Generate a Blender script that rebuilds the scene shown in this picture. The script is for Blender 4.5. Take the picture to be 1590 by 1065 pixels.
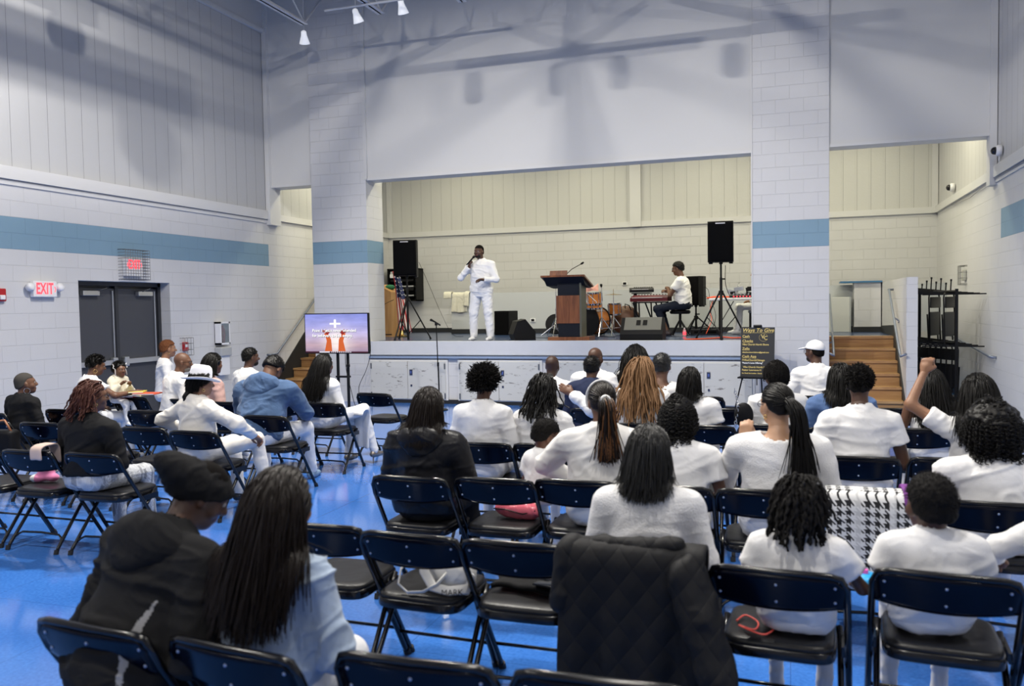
import bpy, math, random
import numpy as np
from mathutils import Vector, Matrix
for o in list(bpy.data.objects): bpy.data.objects.remove(o)
SC = bpy.context.scene; COL = SC.collection
R = math.radians; PI = math.pi
# ------------------------------------------------------------------ camera
yaw, pitch, roll, CH = .3243, .045, -.017, 1.70
cf = np.array([-math.sin(yaw)*math.cos(pitch), math.cos(yaw)*math.cos(pitch), -math.sin(pitch)])
cr = np.array([math.cos(yaw), math.sin(yaw), 0.]); cu = np.cross(cr, cf)
cr2 = math.cos(roll)*cr + math.sin(roll)*cu; cu2 = -math.sin(roll)*cr + math.cos(roll)*cu
cam = bpy.data.cameras.new('camera'); co = bpy.data.objects.new('camera', cam); COL.objects.link(co)
co.matrix_world = Matrix([[cr2[i], cu2[i], -cf[i], (0, 0, CH)[i]] for i in range(3)] + [[0, 0, 0, 1]])
cam.sensor_width = 36; cam.lens = 1285.5*36/1590; cam.clip_start = .05
cam.dof.use_dof = True; cam.dof.focus_distance = 12.5; cam.dof.aperture_fstop = 2.8
SC.camera = co
# ------------------------------------------------------------------ world, light, exposure
SC.view_settings.view_transform = 'Standard'; SC.view_settings.look = 'None'
SC.view_settings.gamma = 1; SC.view_settings.use_curve_mapping = False
SC.view_settings.exposure = 0.0
w = bpy.data.worlds.new('world'); SC.world = w; w.use_nodes = True
w.node_tree.nodes['Background'].inputs[0].default_value = (.55, .6, .8, 1)
w.node_tree.nodes['Background'].inputs[1].default_value = .05
GYM = (1.0, .95, .865); WARM = (1.0, .93, .66)
def area(name, loc, size, power, col, size_y=None, rot=(0, 0, 0), shape='DISK', spread=180):
    l = bpy.data.lights.new(name, 'AREA'); l.energy = power; l.color = col; l.size = size; l.spread = R(spread)
    l.shape = shape
    if size_y: l.shape = 'RECTANGLE'; l.size_y = size_y
    o = bpy.data.objects.new(name, l); o.location = loc; o.rotation_euler = rot; COL.objects.link(o); return o
HB = [(-6.04, 7.0), (-1.05, 7.4), (-3.5, 7.0), (-6.1, 1.8), (-1.0, 1.8), (-6.1, -3.6), (-1.0, -3.6), (1.75, 3.4)]
HBW = [1.35, 1.25, 2.3, .95, .95, .6, .6, .5]
for (x, y), k in zip(HB, HBW):
    area('high_bay_light', (x, y, 7.02), .17, 205*k, GYM)
for x in (-8.0, -5.6, -3.0, -.6, 1.6):
    area('stage_light', (x, 15.0, 5.3), 1.2, 60, WARM, .35)
for x in (-7.0, -4.2, -1.6, 1.2):
    area('stage_light', (x, 17.0, 5.3), 1.2, 20, WARM, .35)
# ------------------------------------------------------------------ materials
MATS = {}
def nt(name):
    m = bpy.data.materials.new(name); m.use_nodes = True
    return m, m.node_tree.nodes, m.node_tree.links, m.node_tree.nodes['Principled BSDF']
def mat(name, col, rough=.6, metal=0, bump=None, var=0, coat=0, emit=None, spec=.5, sheen=0, vscale=6, trans=0, sub=0, wr=0):
    if name in MATS: return MATS[name]
    m, N, L, b = nt(name)
    b.inputs['Base Color'].default_value = (*col, 1); b.inputs['Roughness'].default_value = rough
    b.inputs['Metallic'].default_value = metal; b.inputs['Specular IOR Level'].default_value = spec
    if coat: b.inputs['Coat Weight'].default_value = coat; b.inputs['Coat Roughness'].default_value = .08
    if sheen: b.inputs['Sheen Weight'].default_value = sheen
    if trans: b.inputs['Transmission Weight'].default_value = trans
    if emit: b.inputs['Emission Color'].default_value = (*emit[0], 1); b.inputs['Emission Strength'].default_value = emit[1]
    tc = None
    if bump or var or wr: tc = N.new('ShaderNodeTexCoord')
    if var:
        n = N.new('ShaderNodeTexNoise'); n.inputs['Scale'].default_value = vscale; n.inputs['Detail'].default_value = 5
        L.new(tc.outputs['Object'], n.inputs['Vector'])
        mx = N.new('ShaderNodeMix'); mx.data_type = 'RGBA'
        mx.inputs['A'].default_value = (*[c*(1-var) for c in col], 1); mx.inputs['B'].default_value = (*[min(1, c*(1+var)) for c in col], 1)
        L.new(n.outputs['Fac'], mx.inputs['Factor']); L.new(mx.outputs['Result'], b.inputs['Base Color'])
    last = None
    if bump:
        n = N.new('ShaderNodeTexNoise'); n.inputs['Scale'].default_value = bump[0]; n.inputs['Detail'].default_value = 3
        L.new(tc.outputs['Object'], n.inputs['Vector'])
        bp = N.new('ShaderNodeBump'); bp.inputs['Strength'].default_value = bump[1]; bp.inputs['Distance'].default_value = .004
        L.new(n.outputs['Fac'], bp.inputs['Height']); last = bp
    if wr:
        n = N.new('ShaderNodeTexNoise'); n.inputs['Scale'].default_value = 7; n.inputs['Detail'].default_value = 2; n.inputs['Distortion'].default_value = 1.2
        L.new(tc.outputs['Object'], n.inputs['Vector'])
        bp = N.new('ShaderNodeBump'); bp.inputs['Strength'].default_value = wr; bp.inputs['Distance'].default_value = .02
        L.new(n.outputs['Fac'], bp.inputs['Height'])
        if last: L.new(last.outputs['Normal'], bp.inputs['Normal'])
        last = bp
    if last: L.new(last.outputs['Normal'], b.inputs['Normal'])
    MATS[name] = m; return m
def math_node(N, L, op, a, b=None):
    n = N.new('ShaderNodeMath'); n.operation = op
    for i, v in enumerate((a, b)):
        if v is None: continue
        if isinstance(v, (int, float)): n.inputs[i].default_value = v
        else: L.new(v, n.inputs[i])
    return n.outputs[0]
Z0 = .08; CS = .2032; S0 = 12*CS+Z0; S1 = 14*CS+Z0
def block_mat(name, axis, stripe=None, col=(.62, .62, .635)):
    """painted concrete block; axis = which world axis runs along the wall; stripe = (axis lo, hi) extent of the blue band"""
    m, N, L, b = nt(name)
    tc = N.new('ShaderNodeTexCoord'); sp = N.new('ShaderNodeSeparateXYZ'); L.new(tc.outputs['Object'], sp.inputs[0])
    u = sp.outputs['X' if axis == 'x' else 'Y']; z = sp.outputs['Z']
    zz = math_node(N, L, 'SUBTRACT', z, Z0)
    cb = N.new('ShaderNodeCombineXYZ'); L.new(u, cb.inputs[0]); L.new(zz, cb.inputs[1])
    br = N.new('ShaderNodeTexBrick'); L.new(cb.outputs[0], br.inputs['Vector'])
    br.inputs['Scale'].default_value = 1; br.inputs['Brick Width'].default_value = .4064; br.inputs['Row Height'].default_value = CS
    br.inputs['Mortar Size'].default_value = .0045; br.inputs['Mortar Smooth'].default_value = .3; br.inputs['Bias'].default_value = 0
    base = N.new('ShaderNodeRGB'); base.outputs[0].default_value = (*col, 1); src = base.outputs[0]
    if stripe:
        m1 = math_node(N, L, 'MULTIPLY', math_node(N, L, 'GREATER_THAN', z, S0), math_node(N, L, 'LESS_THAN', z, S1))
        if stripe is not True:
            m1 = math_node(N, L, 'MULTIPLY', m1, math_node(N, L, 'LESS_THAN', u, stripe[1]))
        mx = N.new('ShaderNodeMix'); mx.data_type = 'RGBA'; L.new(m1, mx.inputs['Factor']); L.new(src, mx.inputs['A'])
        mx.inputs['B'].default_value = (.20, .325, .43, 1); src = mx.outputs['Result']
    n = N.new('ShaderNodeTexNoise'); n.inputs['Scale'].default_value = 1.3; n.inputs['Detail'].default_value = 4; L.new(tc.outputs['Object'], n.inputs['Vector'])
    mp = N.new('ShaderNodeMapRange'); mp.inputs['To Min'].default_value = .93; mp.inputs['To Max'].default_value = 1.04; L.new(n.outputs['Fac'], mp.inputs['Value'])
    mul = N.new('ShaderNodeMix'); mul.data_type = 'RGBA'; mul.blend_type = 'MULTIPLY'; mul.inputs['Factor'].default_value = 1
    L.new(src, mul.inputs['A']); L.new(mp.outputs[0], mul.inputs['B'])
    mo = N.new('ShaderNodeMix'); mo.data_type = 'RGBA'; mo.blend_type = 'MULTIPLY'
    L.new(math_node(N, L, 'MULTIPLY', br.outputs['Fac'], .10), mo.inputs['Factor']); L.new(mul.outputs['Result'], mo.inputs['A']); mo.inputs['B'].default_value = (.45, .45, .48, 1)
    L.new(mo.outputs['Result'], b.inputs['Base Color']); b.inputs['Roughness'].default_value = .55
    n2 = N.new('ShaderNodeTexNoise'); n2.inputs['Scale'].default_value = 60; L.new(tc.outputs['Object'], n2.inputs['Vector'])
    h = math_node(N, L, 'SUBTRACT', math_node(N, L, 'MULTIPLY', n2.outputs['Fac'], .15), br.outputs['Fac'])
    bp = N.new('ShaderNodeBump'); bp.inputs['Strength'].default_value = .7; bp.inputs['Distance'].default_value = .006; L.new(h, bp.inputs['Height']); L.new(bp.outputs[0], b.inputs['Normal'])
    return m
def board_mat(name, axis, period, phase=0, col=(.52, .525, .54), groove=.007, depth=.65):
    m, N, L, b = nt(name)
    tc = N.new('ShaderNodeTexCoord'); sp = N.new('ShaderNodeSeparateXYZ'); L.new(tc.outputs['Object'], sp.inputs[0])
    u = math_node(N, L, 'ADD', sp.outputs['X' if axis == 'x' else 'Y'], 100+phase)
    f = math_node(N, L, 'FRACT', math_node(N, L, 'DIVIDE', u, period))
    g = math_node(N, L, 'LESS_THAN', f, groove/period)
    g2 = math_node(N, L, 'LESS_THAN', math_node(N, L, 'FRACT', math_node(N, L, 'DIVIDE', math_node(N, L, 'ADD', u, period*.13), period)), .02/period)
    mx = N.new('ShaderNodeMix'); mx.data_type = 'RGBA'; L.new(math_node(N, L, 'MULTIPLY', g, depth), mx.inputs['Factor'])
    mx.inputs['A'].default_value = (*col, 1); mx.inputs['B'].default_value = (.12, .12, .13, 1)
    L.new(mx.outputs['Result'], b.inputs['Base Color']); b.inputs['Roughness'].default_value = .6
    n2 = N.new('ShaderNodeTexNoise'); n2.inputs['Scale'].default_value = 25; L.new(tc.outputs['Object'], n2.inputs['Vector'])
    h = math_node(N, L, 'SUBTRACT', math_node(N, L, 'MULTIPLY', n2.outputs['Fac'], .2), math_node(N, L, 'ADD', g, math_node(N, L, 'MULTIPLY', g2, .25)))
    bp = N.new('ShaderNodeBump'); bp.inputs['Strength'].default_value = .8; bp.inputs['Distance'].default_value = .01; L.new(h, bp.inputs['Height']); L.new(bp.outputs[0], b.inputs['Normal'])
    return m
def floor_mat():
    m, N, L, b = nt('blue vinyl floor')
    tc = N.new('ShaderNodeTexCoord')
    br = N.new('ShaderNodeTexBrick'); br.offset = 0; br.inputs['Scale'].default_value = 1; br.inputs['Brick Width'].default_value = .914; br.inputs['Row Height'].default_value = .914
    br.inputs['Mortar Size'].default_value = .002; br.inputs['Mortar Smooth'].default_value = 0; L.new(tc.outputs['Object'], br.inputs['Vector'])
    n = N.new('ShaderNodeTexNoise'); n.inputs['Scale'].default_value = 55; n.inputs['Detail'].default_value = 6; L.new(tc.outputs['Object'], n.inputs['Vector'])
    n2 = N.new('ShaderNodeTexNoise'); n2.inputs['Scale'].default_value = 1.6; n2.inputs['Detail'].default_value = 6; L.new(tc.outputs['Object'], n2.inputs['Vector'])
    r = N.new('ShaderNodeValToRGB'); r.color_ramp.elements[0].position = .38; r.color_ramp.elements[1].position = .66
    r.color_ramp.elements[0].color = (.035, .145, .50, 1); r.color_ramp.elements[1].color = (.06, .215, .66, 1)
    L.new(math_node(N, L, 'ADD', math_node(N, L, 'MULTIPLY', n.outputs['Fac'], .6), math_node(N, L, 'MULTIPLY', n2.outputs['Fac'], .4)), r.inputs[0])
    mx = N.new('ShaderNodeMix'); mx.data_type = 'RGBA'; L.new(math_node(N, L, 'MULTIPLY', br.outputs['Fac'], .5), mx.inputs['Factor']); L.new(r.outputs[0], mx.inputs['A']); mx.inputs['B'].default_value = (.01, .03, .12, 1)
    L.new(mx.outputs['Result'], b.inputs['Base Color']); b.inputs['Coat Weight'].default_value = .45; b.inputs['Coat Roughness'].default_value = .10
    L.new(math_node(N, L, 'ADD', math_node(N, L, 'MULTIPLY', n2.outputs['Fac'], .18), .07), b.inputs['Roughness'])
    bp = N.new('ShaderNodeBump'); bp.inputs['Strength'].default_value = .06; bp.inputs['Distance'].default_value = .002; L.new(n.outputs['Fac'], bp.inputs['Height']); L.new(bp.outputs[0], b.inputs['Normal'])
    return m
def wood_mat(name, c1, c2, scale=3, rough=.4, axis='z', coat=0):
    m, N, L, b = nt(name)
    tc = N.new('ShaderNodeTexCoord'); mp = N.new('ShaderNodeMapping'); L.new(tc.outputs['Object'], mp.inputs[0])
    mp.inputs['Scale'].default_value = {'z': (1, 1, .12), 'x': (.12, 1, 1), 'y': (1, .12, 1)}[axis]
    n = N.new('ShaderNodeTexNoise'); n.inputs['Scale'].default_value = scale*6; n.inputs['Detail'].default_value = 8; n.inputs['Distortion'].default_value = 1.5; L.new(mp.outputs[0], n.inputs['Vector'])
    r = N.new('ShaderNodeValToRGB'); r.color_ramp.elements[0].position = .35; r.color_ramp.elements[1].position = .65
    r.color_ramp.elements[0].color = (*c1, 1); r.color_ramp.elements[1].color = (*c2, 1); L.new(n.outputs['Fac'], r.inputs[0])
    L.new(r.outputs[0], b.inputs['Base Color']); b.inputs['Roughness'].default_value = rough; b.inputs['Coat Weight'].default_value = coat
    MATS[name] = m; return m
# ------------------------------------------------------------------ mesh helpers
class MB:
    def __init__(s): s.v = []; s.f = []; s.m = []; s.n = 0
    def add(s, V, F, mi=0):
        V = np.asarray(V, float); s.v.append(V)
        for f in F: s.f.append([i+s.n for i in f]); s.m.append(mi)
        s.n += len(V); return s
    def box(s, lo, hi, mi=0, M=None):
        x0, y0, z0 = lo; x1, y1, z1 = hi
        V = np.array([(x0, y0, z0), (x1, y0, z0), (x1, y1, z0), (x0, y1, z0), (x0, y0, z1), (x1, y0, z1), (x1, y1, z1), (x0, y1, z1)], float)
        if M is not None: V = V @ np.array(M)[:3, :3].T + np.array(M)[:3, 3]
        return s.add(V, [(0, 3, 2, 1), (4, 5, 6, 7), (0, 1, 5, 4), (1, 2, 6, 5), (2, 3, 7, 6), (3, 0, 4, 7)], mi)
    def cbox(s, c, d, mi=0, M=None, b=0):
        c = np.array(c, float); d = np.array(d, float)/2
        if b <= 0: return s.box(c-d, c+d, mi, M)
        # chamfered box: rounded rectangle profile in x/z extruded along y with inset end rings
        pr = []
        for sx, sz, a0 in ((1, 1, 0), (-1, 1, 90), (-1, -1, 180), (1, -1, 270)):
            for a in (0, 30, 60, 90):
                t = R(a0+a); pr.append(((d[0]-b)*sx+b*math.cos(t), (d[2]-b)*sz+b*math.sin(t)))
        pr = np.array(pr); V = []
        for yy, ins in ((-d[1], b), (-d[1]+b*.3, b*.3), (-d[1]+b, 0), (d[1]-b, 0), (d[1]-b*.3, b*.3), (d[1], b)):
            kx = (d[0]-ins)/d[0]; kz = (d[2]-ins)/d[2]
            V += [(c[0]+p[0]*kx, c[1]+yy, c[2]+p[1]*kz) for p in pr]
        n = len(pr); F = [tuple(range(n)), tuple(5*n+i for i in range(n-1, -1, -1))]
        for k in range(5):
            for i in range(n): j = (i+1) % n; F.append((k*n+i, (k+1)*n+i, (k+1)*n+j, k*n+j))
        V = np.array(V)
        if M is not None: V = V @ np.array(M)[:3, :3].T + np.array(M)[:3, 3]
        return s.add(V, F, mi)
    def tube(s, pts, r, n=8, mi=0, caps=True, flat=1):
        P = np.array(pts, float); K = len(P); rr = np.broadcast_to(np.array(r, float), (K,))
        T = np.gradient(P, axis=0); T /= np.linalg.norm(T, axis=1)[:, None]+1e-12
        up = np.array([0, 0, 1.]) if abs(T[0][2]) < .9 else np.array([1., 0, 0])
        V = []; A = np.cross(T[0], up); A /= np.linalg.norm(A)
        for k in range(K):
            A = A - T[k]*A.dot(T[k]); A /= np.linalg.norm(A)+1e-12; B = np.cross(T[k], A)
            for i in range(n):
                t = 2*PI*i/n; V.append(P[k]+rr[k]*(math.cos(t)*A+math.sin(t)*B*flat))
        F = []
        for k in range(K-1):
            for i in range(n): j = (i+1) % n; F.append((k*n+i, k*n+j, (k+1)*n+j, (k+1)*n+i))
        if caps: F.append(tuple(range(n-1, -1, -1))); F.append(tuple((K-1)*n+i for i in range(n)))
        return s.add(V, F, mi)
    def cyl(s, a, b, r, n=16, mi=0, r2=None): return s.tube([a, b], [r, r if r2 is None else r2], n, mi)
    def lathe(s, prof, n=24, mi=0, c=(0, 0, 0), M=None):
        V = []; F = []; K = len(prof)
        for r, z in prof:
            for i in range(n): t = 2*PI*i/n; V.append((r*math.cos(t), r*math.sin(t), z))
        for k in range(K-1):
            for i in range(n): j = (i+1) % n; F.append((k*n+i, k*n+j, (k+1)*n+j, (k+1)*n+i))
        F.append(tuple(range(n-1, -1, -1))); F.append(tuple((K-1)*n+i for i in range(n)))
        V = np.array(V)
        if M is not None: V = V @ np.array(M)[:3, :3].T + np.array(M)[:3, 3]
        return s.add(V+np.array(c), F, mi)
    def prism(s, pts, axis, a, b, mi=0):
        """polygon pts in the two other axes extruded from a to b along axis"""
        n = len(pts); V = []
        for t in (a, b):
            for p in pts: V.append({'x': (t, p[0], p[1]), 'y': (p[0], t, p[1]), 'z': (p[0], p[1], t)}[axis])
        F = [tuple(range(n-1, -1, -1)), tuple(n+i for i in range(n))]+[(i, (i+1) % n, n+(i+1) % n, n+i) for i in range(n)]
        return s.add(V, F, mi)
    def grid(s, V, nu, nv, mi=0):
        return s.add(V, [(i*nv+j, i*nv+j+1, (i+1)*nv+j+1, (i+1)*nv+j) for i in range(nu-1) for j in range(nv-1)], mi)
    def build(s, name, mats, parent=None, smooth=False, auto=None):
        me = bpy.data.meshes.new(name); me.from_pydata(np.concatenate(s.v).tolist(), [], s.f)
        mats = mats if isinstance(mats, (list, tuple)) else [mats]
        for m in mats: me.materials.append(m)
        me.polygons.foreach_set('material_index', s.m)
        if smooth or auto:
            me.polygons.foreach_set('use_smooth', [True]*len(me.polygons))
            if auto: me.set_sharp_from_angle(angle=R(auto))
        me.update()
        import bmesh
        bm = bmesh.new(); bm.from_mesh(me); bmesh.ops.recalc_face_normals(bm, faces=bm.faces); bm.to_mesh(me); bm.free()
        o = bpy.data.objects.new(name, me); COL.objects.link(o)
        if parent: o.parent = parent
        return o
def tag(o, label, cat, group=None, kind=None):
    o['label'] = label; o['category'] = cat
    if group: o['group'] = group
    if kind: o['kind'] = kind
    return o
def empty(name, loc, rz=0, label=None, cat=None, group=None):
    o = bpy.data.objects.new(name, None); COL.objects.link(o); o.location = loc; o.rotation_euler = (0, 0, R(rz))
    if label: tag(o, label, cat, group)
    return o
def struct(o, label=None): o['kind'] = 'structure'; return o
def copy_tree(o, parent=None):
    c = o.copy(); COL.objects.link(c); c.parent = parent
    for ch in list(o.children): copy_tree(ch, c)
    return c
def text(s, size, M, m, parent, name='lettering', ext=.001, bold=.0, align='CENTER', shear=0, spacing=1):
    cu_ = bpy.data.curves.new(name, 'FONT'); cu_.body = s; cu_.size = size; cu_.extrude = ext; cu_.offset = bold; cu_.align_x = align; cu_.align_y = 'CENTER'; cu_.shear = shear; cu_.resolution_u = 3; cu_.space_character = spacing
    t = bpy.data.objects.new('tmp', cu_); COL.objects.link(t)
    dg = bpy.context.evaluated_depsgraph_get(); me = bpy.data.meshes.new_from_object(t.evaluated_get(dg)); bpy.data.objects.remove(t)
    me.transform(Matrix(M)); me.materials.clear(); me.materials.append(m); me.name = name
    o = bpy.data.objects.new(name, me); COL.objects.link(o); o.parent = parent; return o
def TR(loc, rx=0, ry=0, rz=0): return Matrix.Translation(loc) @ Matrix.Rotation(R(rz), 4, 'Z') @ Matrix.Rotation(R(ry), 4, 'Y') @ Matrix.Rotation(R(rx), 4, 'X')
# ------------------------------------------------------------------ the room
XL, XR, YF, YB, YR = -9.285, 2.77, 13.36, 18.3, -8.0
XA, XB, XC, XD, XS = -8.33, -7.21, -.55, .56, 1.62
ST = 1.096; ZV = 4.0; ZL = 3.39; ZT = 6.86; ZC = 7.45
WHITE = (.74, .74, .765)
mBX = block_mat('painted block wall lengthwise', 'y', (0, 13.36)); mBR = block_mat('painted block wall right', 'y', (0, 13.08))
mBF = block_mat('painted block front', 'x'); mBP = block_mat('painted block pillar', 'x', True)
mBS = block_mat('painted block side', 'y', True); mBY = block_mat('painted block plain side', 'y')
mPAINT = mat('smooth wall paint', (.62, .62, .622), .6, bump=(3, .15)); mTRIM = mat('trim paint', (.63, .63, .635), .5)
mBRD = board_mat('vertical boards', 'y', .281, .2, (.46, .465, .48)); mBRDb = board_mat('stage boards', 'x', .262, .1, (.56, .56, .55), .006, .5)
mDARK = mat('black rubber base', (.012, .013, .016), .6); mFLOOR = floor_mat()
mSFLOOR = mat('stage floor', (.03, .055, .13), .25, var=.4, vscale=3)
struct(MB().box((XL-.3, YR, -.2), (XR+.3, YB+.3, 0)).build('floor', mFLOOR))
struct(MB().box((XL-.3, YR-.2, ZC), (XR+.3, YB+.3, ZC+.2)).build('ceiling', mat('deck white', (.38, .39, .40), .5)))
# corrugated deck ribs under the ceiling
b = MB()
for i in range(60):
    y = 6.4+i*.115
    b.prism([(y, ZC), (y+.02, ZC-.06), (y+.055, ZC-.06), (y+.075, ZC)], 'x', XL, XR)
struct(b.build('ceiling', mat('deck grey', (.28, .29, .32), .45, metal=.3)))
# left wall in pieces around the double door
DY0, DY1, DZ = 8.93, 10.70, 2.15
struct(MB().box((XL-.3, YR, 0), (XL, DY0, ZL)).build('wall_left', mBX))
struct(MB().box((XL-.3, DY1, 0), (XL, YB, ZL)).build('wall_left', mBX))
struct(MB().box((XL-.3, DY0, DZ), (XL, DY1, ZL)).build('wall_left', mBX))
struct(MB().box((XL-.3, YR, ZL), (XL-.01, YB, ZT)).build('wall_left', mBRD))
struct(MB().box((XL-.3, YR, ZT), (XL+.03, YB, ZC)).build('wall_left', mPAINT))
struct(MB().box((XL, YR, ZL), (XL+.05, YF-.04, ZL+.16)).box((XL, YR, ZL-.07), (XL+.02, YF-.04, ZL-.02)).build('trim_1', mTRIM))
struct(MB().box((XL, YR, ZT-.04), (XL+.06, YF, ZT+.03)).build('trim_2', mTRIM))
struct(MB().box((XL, YF+.3, ZL), (XL+.05, YB, ZL+.12)).build('trim_3', mTRIM))
struct(MB().box((XL, YF-.04, ZL-.1), (XL+.09, YF+.3, ZC)).build('trim_4', mTRIM))
# right wall
struct(MB().box((XR, YR, 0), (XR+.3, YB, ZL)).build('wall_right', mBR))
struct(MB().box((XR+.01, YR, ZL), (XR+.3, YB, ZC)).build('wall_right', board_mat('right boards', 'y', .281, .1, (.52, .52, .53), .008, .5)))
struct(MB().box((XR-.05, YR, ZL), (XR, YF, ZL+.16)).box((XR-.02, YR, ZL-.07), (XR, YF, ZL-.02)).build('trim_5', mTRIM))
struct(MB().box((XR-.05, YF+.2, ZL), (XR, YB, ZL+.13)).build('trim_6', mTRIM))
struct(MB().box((XR-.09, YF-.02, ZL-.1), (XR, YF+.2, ZC)).build('trim_7', mTRIM))
# wall behind the camera
struct(MB().box((XL-.3, YR-.2, 0), (XR+.3, YR, ZC)).build('wall_behind', block_mat('painted block rear', 'x')))
# back wall of the stage
struct(MB().box((XL, YB, 0), (XR, YB+.2, ZL)).build('wall_back', mBF))
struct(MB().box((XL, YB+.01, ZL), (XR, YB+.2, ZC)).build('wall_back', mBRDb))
struct(MB().box((XL, YB-.05, ZL), (XR, YB, ZL+.12)).build('trim_8', mTRIM))
for i, (a_, c_) in enumerate(((-3.34, -3.1), (2.66, 2.77), (XL, XL+.12))): struct(MB().box((a_, YB-.07, ZL), (c_, YB, ZC-1.6)).build('trim_%d' % (9+i), mTRIM))
struct(MB().box((XL, YF+.6, 5.6), (XR, YB, 5.7)).build('ceiling', mPAINT))
# pillars and the wall above the stage opening
struct(MB().box((XA, YF, 0), (XB, YF+.62, ZC)).build('wall_pillar_left', mBP))
struct(MB().box((XB-.001, YF+.001, 0), (XB+.003, YF+.62, ZV)).build('wall_pillar_left', mBS))
struct(MB().box((XC, YF, 0), (XD, YF+.62, ZC)).build('wall_pillar_right', mBP))
for a_, c_, z_ in ((XL, XA, ZV-.01), (XB, XC, ZV), (XD, XR, ZV)):
    struct(MB().box((a_, YF+.04, z_), (c_, YF+.34, ZC)).build('wall_front', mPAINT))
    struct(MB().box((a_, YF+.02, z_-.012), (c_, YF+.36, z_+.035)).build('trim_12', mTRIM))
struct(MB().box((XB-.03, YF-.012, ZV), (XB+.03, YF+.05, ZC)).build('trim_13', mTRIM))
struct(MB().box((XC-.015, YF-.012, 0), (XC+.005, YF+.03, ZC)).build('trim_14', mTRIM))
# stage: deck, front, fascia
struct(MB().box((XB, YF+.02, ST-.1), (XC, YB, ST)).box((XL, YF+1.62, ST-.1), (XB, YB, ST)).box((XA, YF+.62, ST-.1), (XB, YF+1.62, ST)).box((XC, YF+.62, ST-.1), (XD-.001, YF+1.54, ST)).box((XC, YF+1.54, ST-.1), (XS, YB, ST)).build('floor_stage', mSFLOOR))
struct(MB().box((XB, YF-.02, .86), (XC, YF+.1, ST+.004)).build('trim_15', mat('fascia paint', (.62, .63, .655), .5, var=.05)))
struct(MB().box((XB, YF-.045, .80), (XC, YF+.1, .835)).build('trim_16', mat('blue grey rail', (.26, .34, .5), .5)))
struct(MB().box((XB, YF+.03, 0), (XC, YF+.2, .86)).build('wall_stage_front', mBF))
struct(MB().box((XB, YF-.01, 0), (XC, YF+.03, .07)).build('baseboard_front', mDARK))
mDOORW = None
def hatch_mat():
    m, N, L, b = nt('scuffed hatch paint')
    tc = N.new('ShaderNodeTexCoord'); n = N.new('ShaderNodeTexNoise'); n.inputs['Scale'].default_value = 5; n.inputs['Detail'].default_value = 9; n.inputs['Roughness'].default_value = .7
    mp = N.new('ShaderNodeMapping'); mp.inputs['Scale'].default_value = (1, 1, 3); L.new(tc.outputs['Object'], mp.inputs[0]); L.new(mp.outputs[0], n.inputs['Vector'])
    r = N.new('ShaderNodeValToRGB'); r.color_ramp.elements[0].position = .36; r.color_ramp.elements[0].color = (.22, .21, .2, 1); r.color_ramp.elements[1].position = .41; r.color_ramp.elements[1].color = (.60, .60, .58, 1)
    L.new(n.outputs['Fac'], r.inputs[0]); L.new(r.outputs[0], b.inputs['Base Color']); b.inputs['Roughness'].default_value = .45; return m
mH = hatch_mat(); mLATCH = mat('blue black latch', (.03, .04, .09), .4); mHINGE = mat('hinge grey', (.16, .17, .19), .4, metal=.5)
for i, x0 in enumerate((-7.18, -5.46, -3.74, -2.02)):
    fr = struct(MB().box((x0-.03, YF-.015, .06), (x0+1.5, YF+.03, .775)).build('door_%d' % (i+1), mat('hatch frame', (.66, .66, .66), .5)))
    for k in (0, 1):
        a_ = x0+k*.735
        lf = MB().cbox((a_+.364, YF-.022, .41), (.724, .03, .67), b=.004).build('leaf', mH, fr)
        hx = a_+.012 if k == 0 else a_+.715
        for z_ in (.14, .66): MB().box((hx-.012, YF-.045, z_-.05), (hx+.012, YF-.035, z_+.05)).build('hinge', mHINGE, lf)
    lf = MB().box((x0+.775, YF-.047, .50), (x0+.83, YF-.036, .60)).box((x0+.79, YF-.047, .30), (x0+.82, YF-.036, .335)).build('latch', mLATCH, fr)
    MB().box((x0+.79, YF-.05, .53), (x0+.815, YF-.046, .575)).build('keyhole_plate', mat('latch blue', (.08, .13, .4), .4), lf)
# stairs, both sides
mSTEP = wood_mat('varnished oak tread', (.36, .20, .085), (.50, .30, .13), 2, .3, 'x', .3); mRIS = wood_mat('riser oak', (.30, .16, .065), (.40, .235, .10), 2, .4, 'x')
def stairs(x0, x1, nm, yt):
    o = MB()
    for i in range(6):
        z1 = ST*(i+1)/6; y0 = yt-1.35+i*.27
        o.box((x0, y0, 0), (x1, yt+.05, z1-.035), 1); o.box((x0, y0-.025, z1-.035), (x1, y0+.3, z1+(.002 if i == 5 else 0)), 0)
    return struct(o.build(nm, [mSTEP, mRIS]))
stairs(XD, XS-.02, 'floor_stairs_right', 14.78); stairs(XL+.02, XA, 'floor_stairs_left', 14.86)
struct(MB().prism([(13.3, 0), (13.3, .25), (14.8, 1.5), (18.3, 1.3), (18.3, 0)], 'x', XL, XL+.02).build('baseboard_left', mDARK))
struct(MB().prism([(13.37, .0), (13.37, .16), (14.8, 1.28), (17.2, 1.2), (17.2, 0)], 'x', XS-.02, XS+.0).build('baseboard_right', mDARK))
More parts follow.
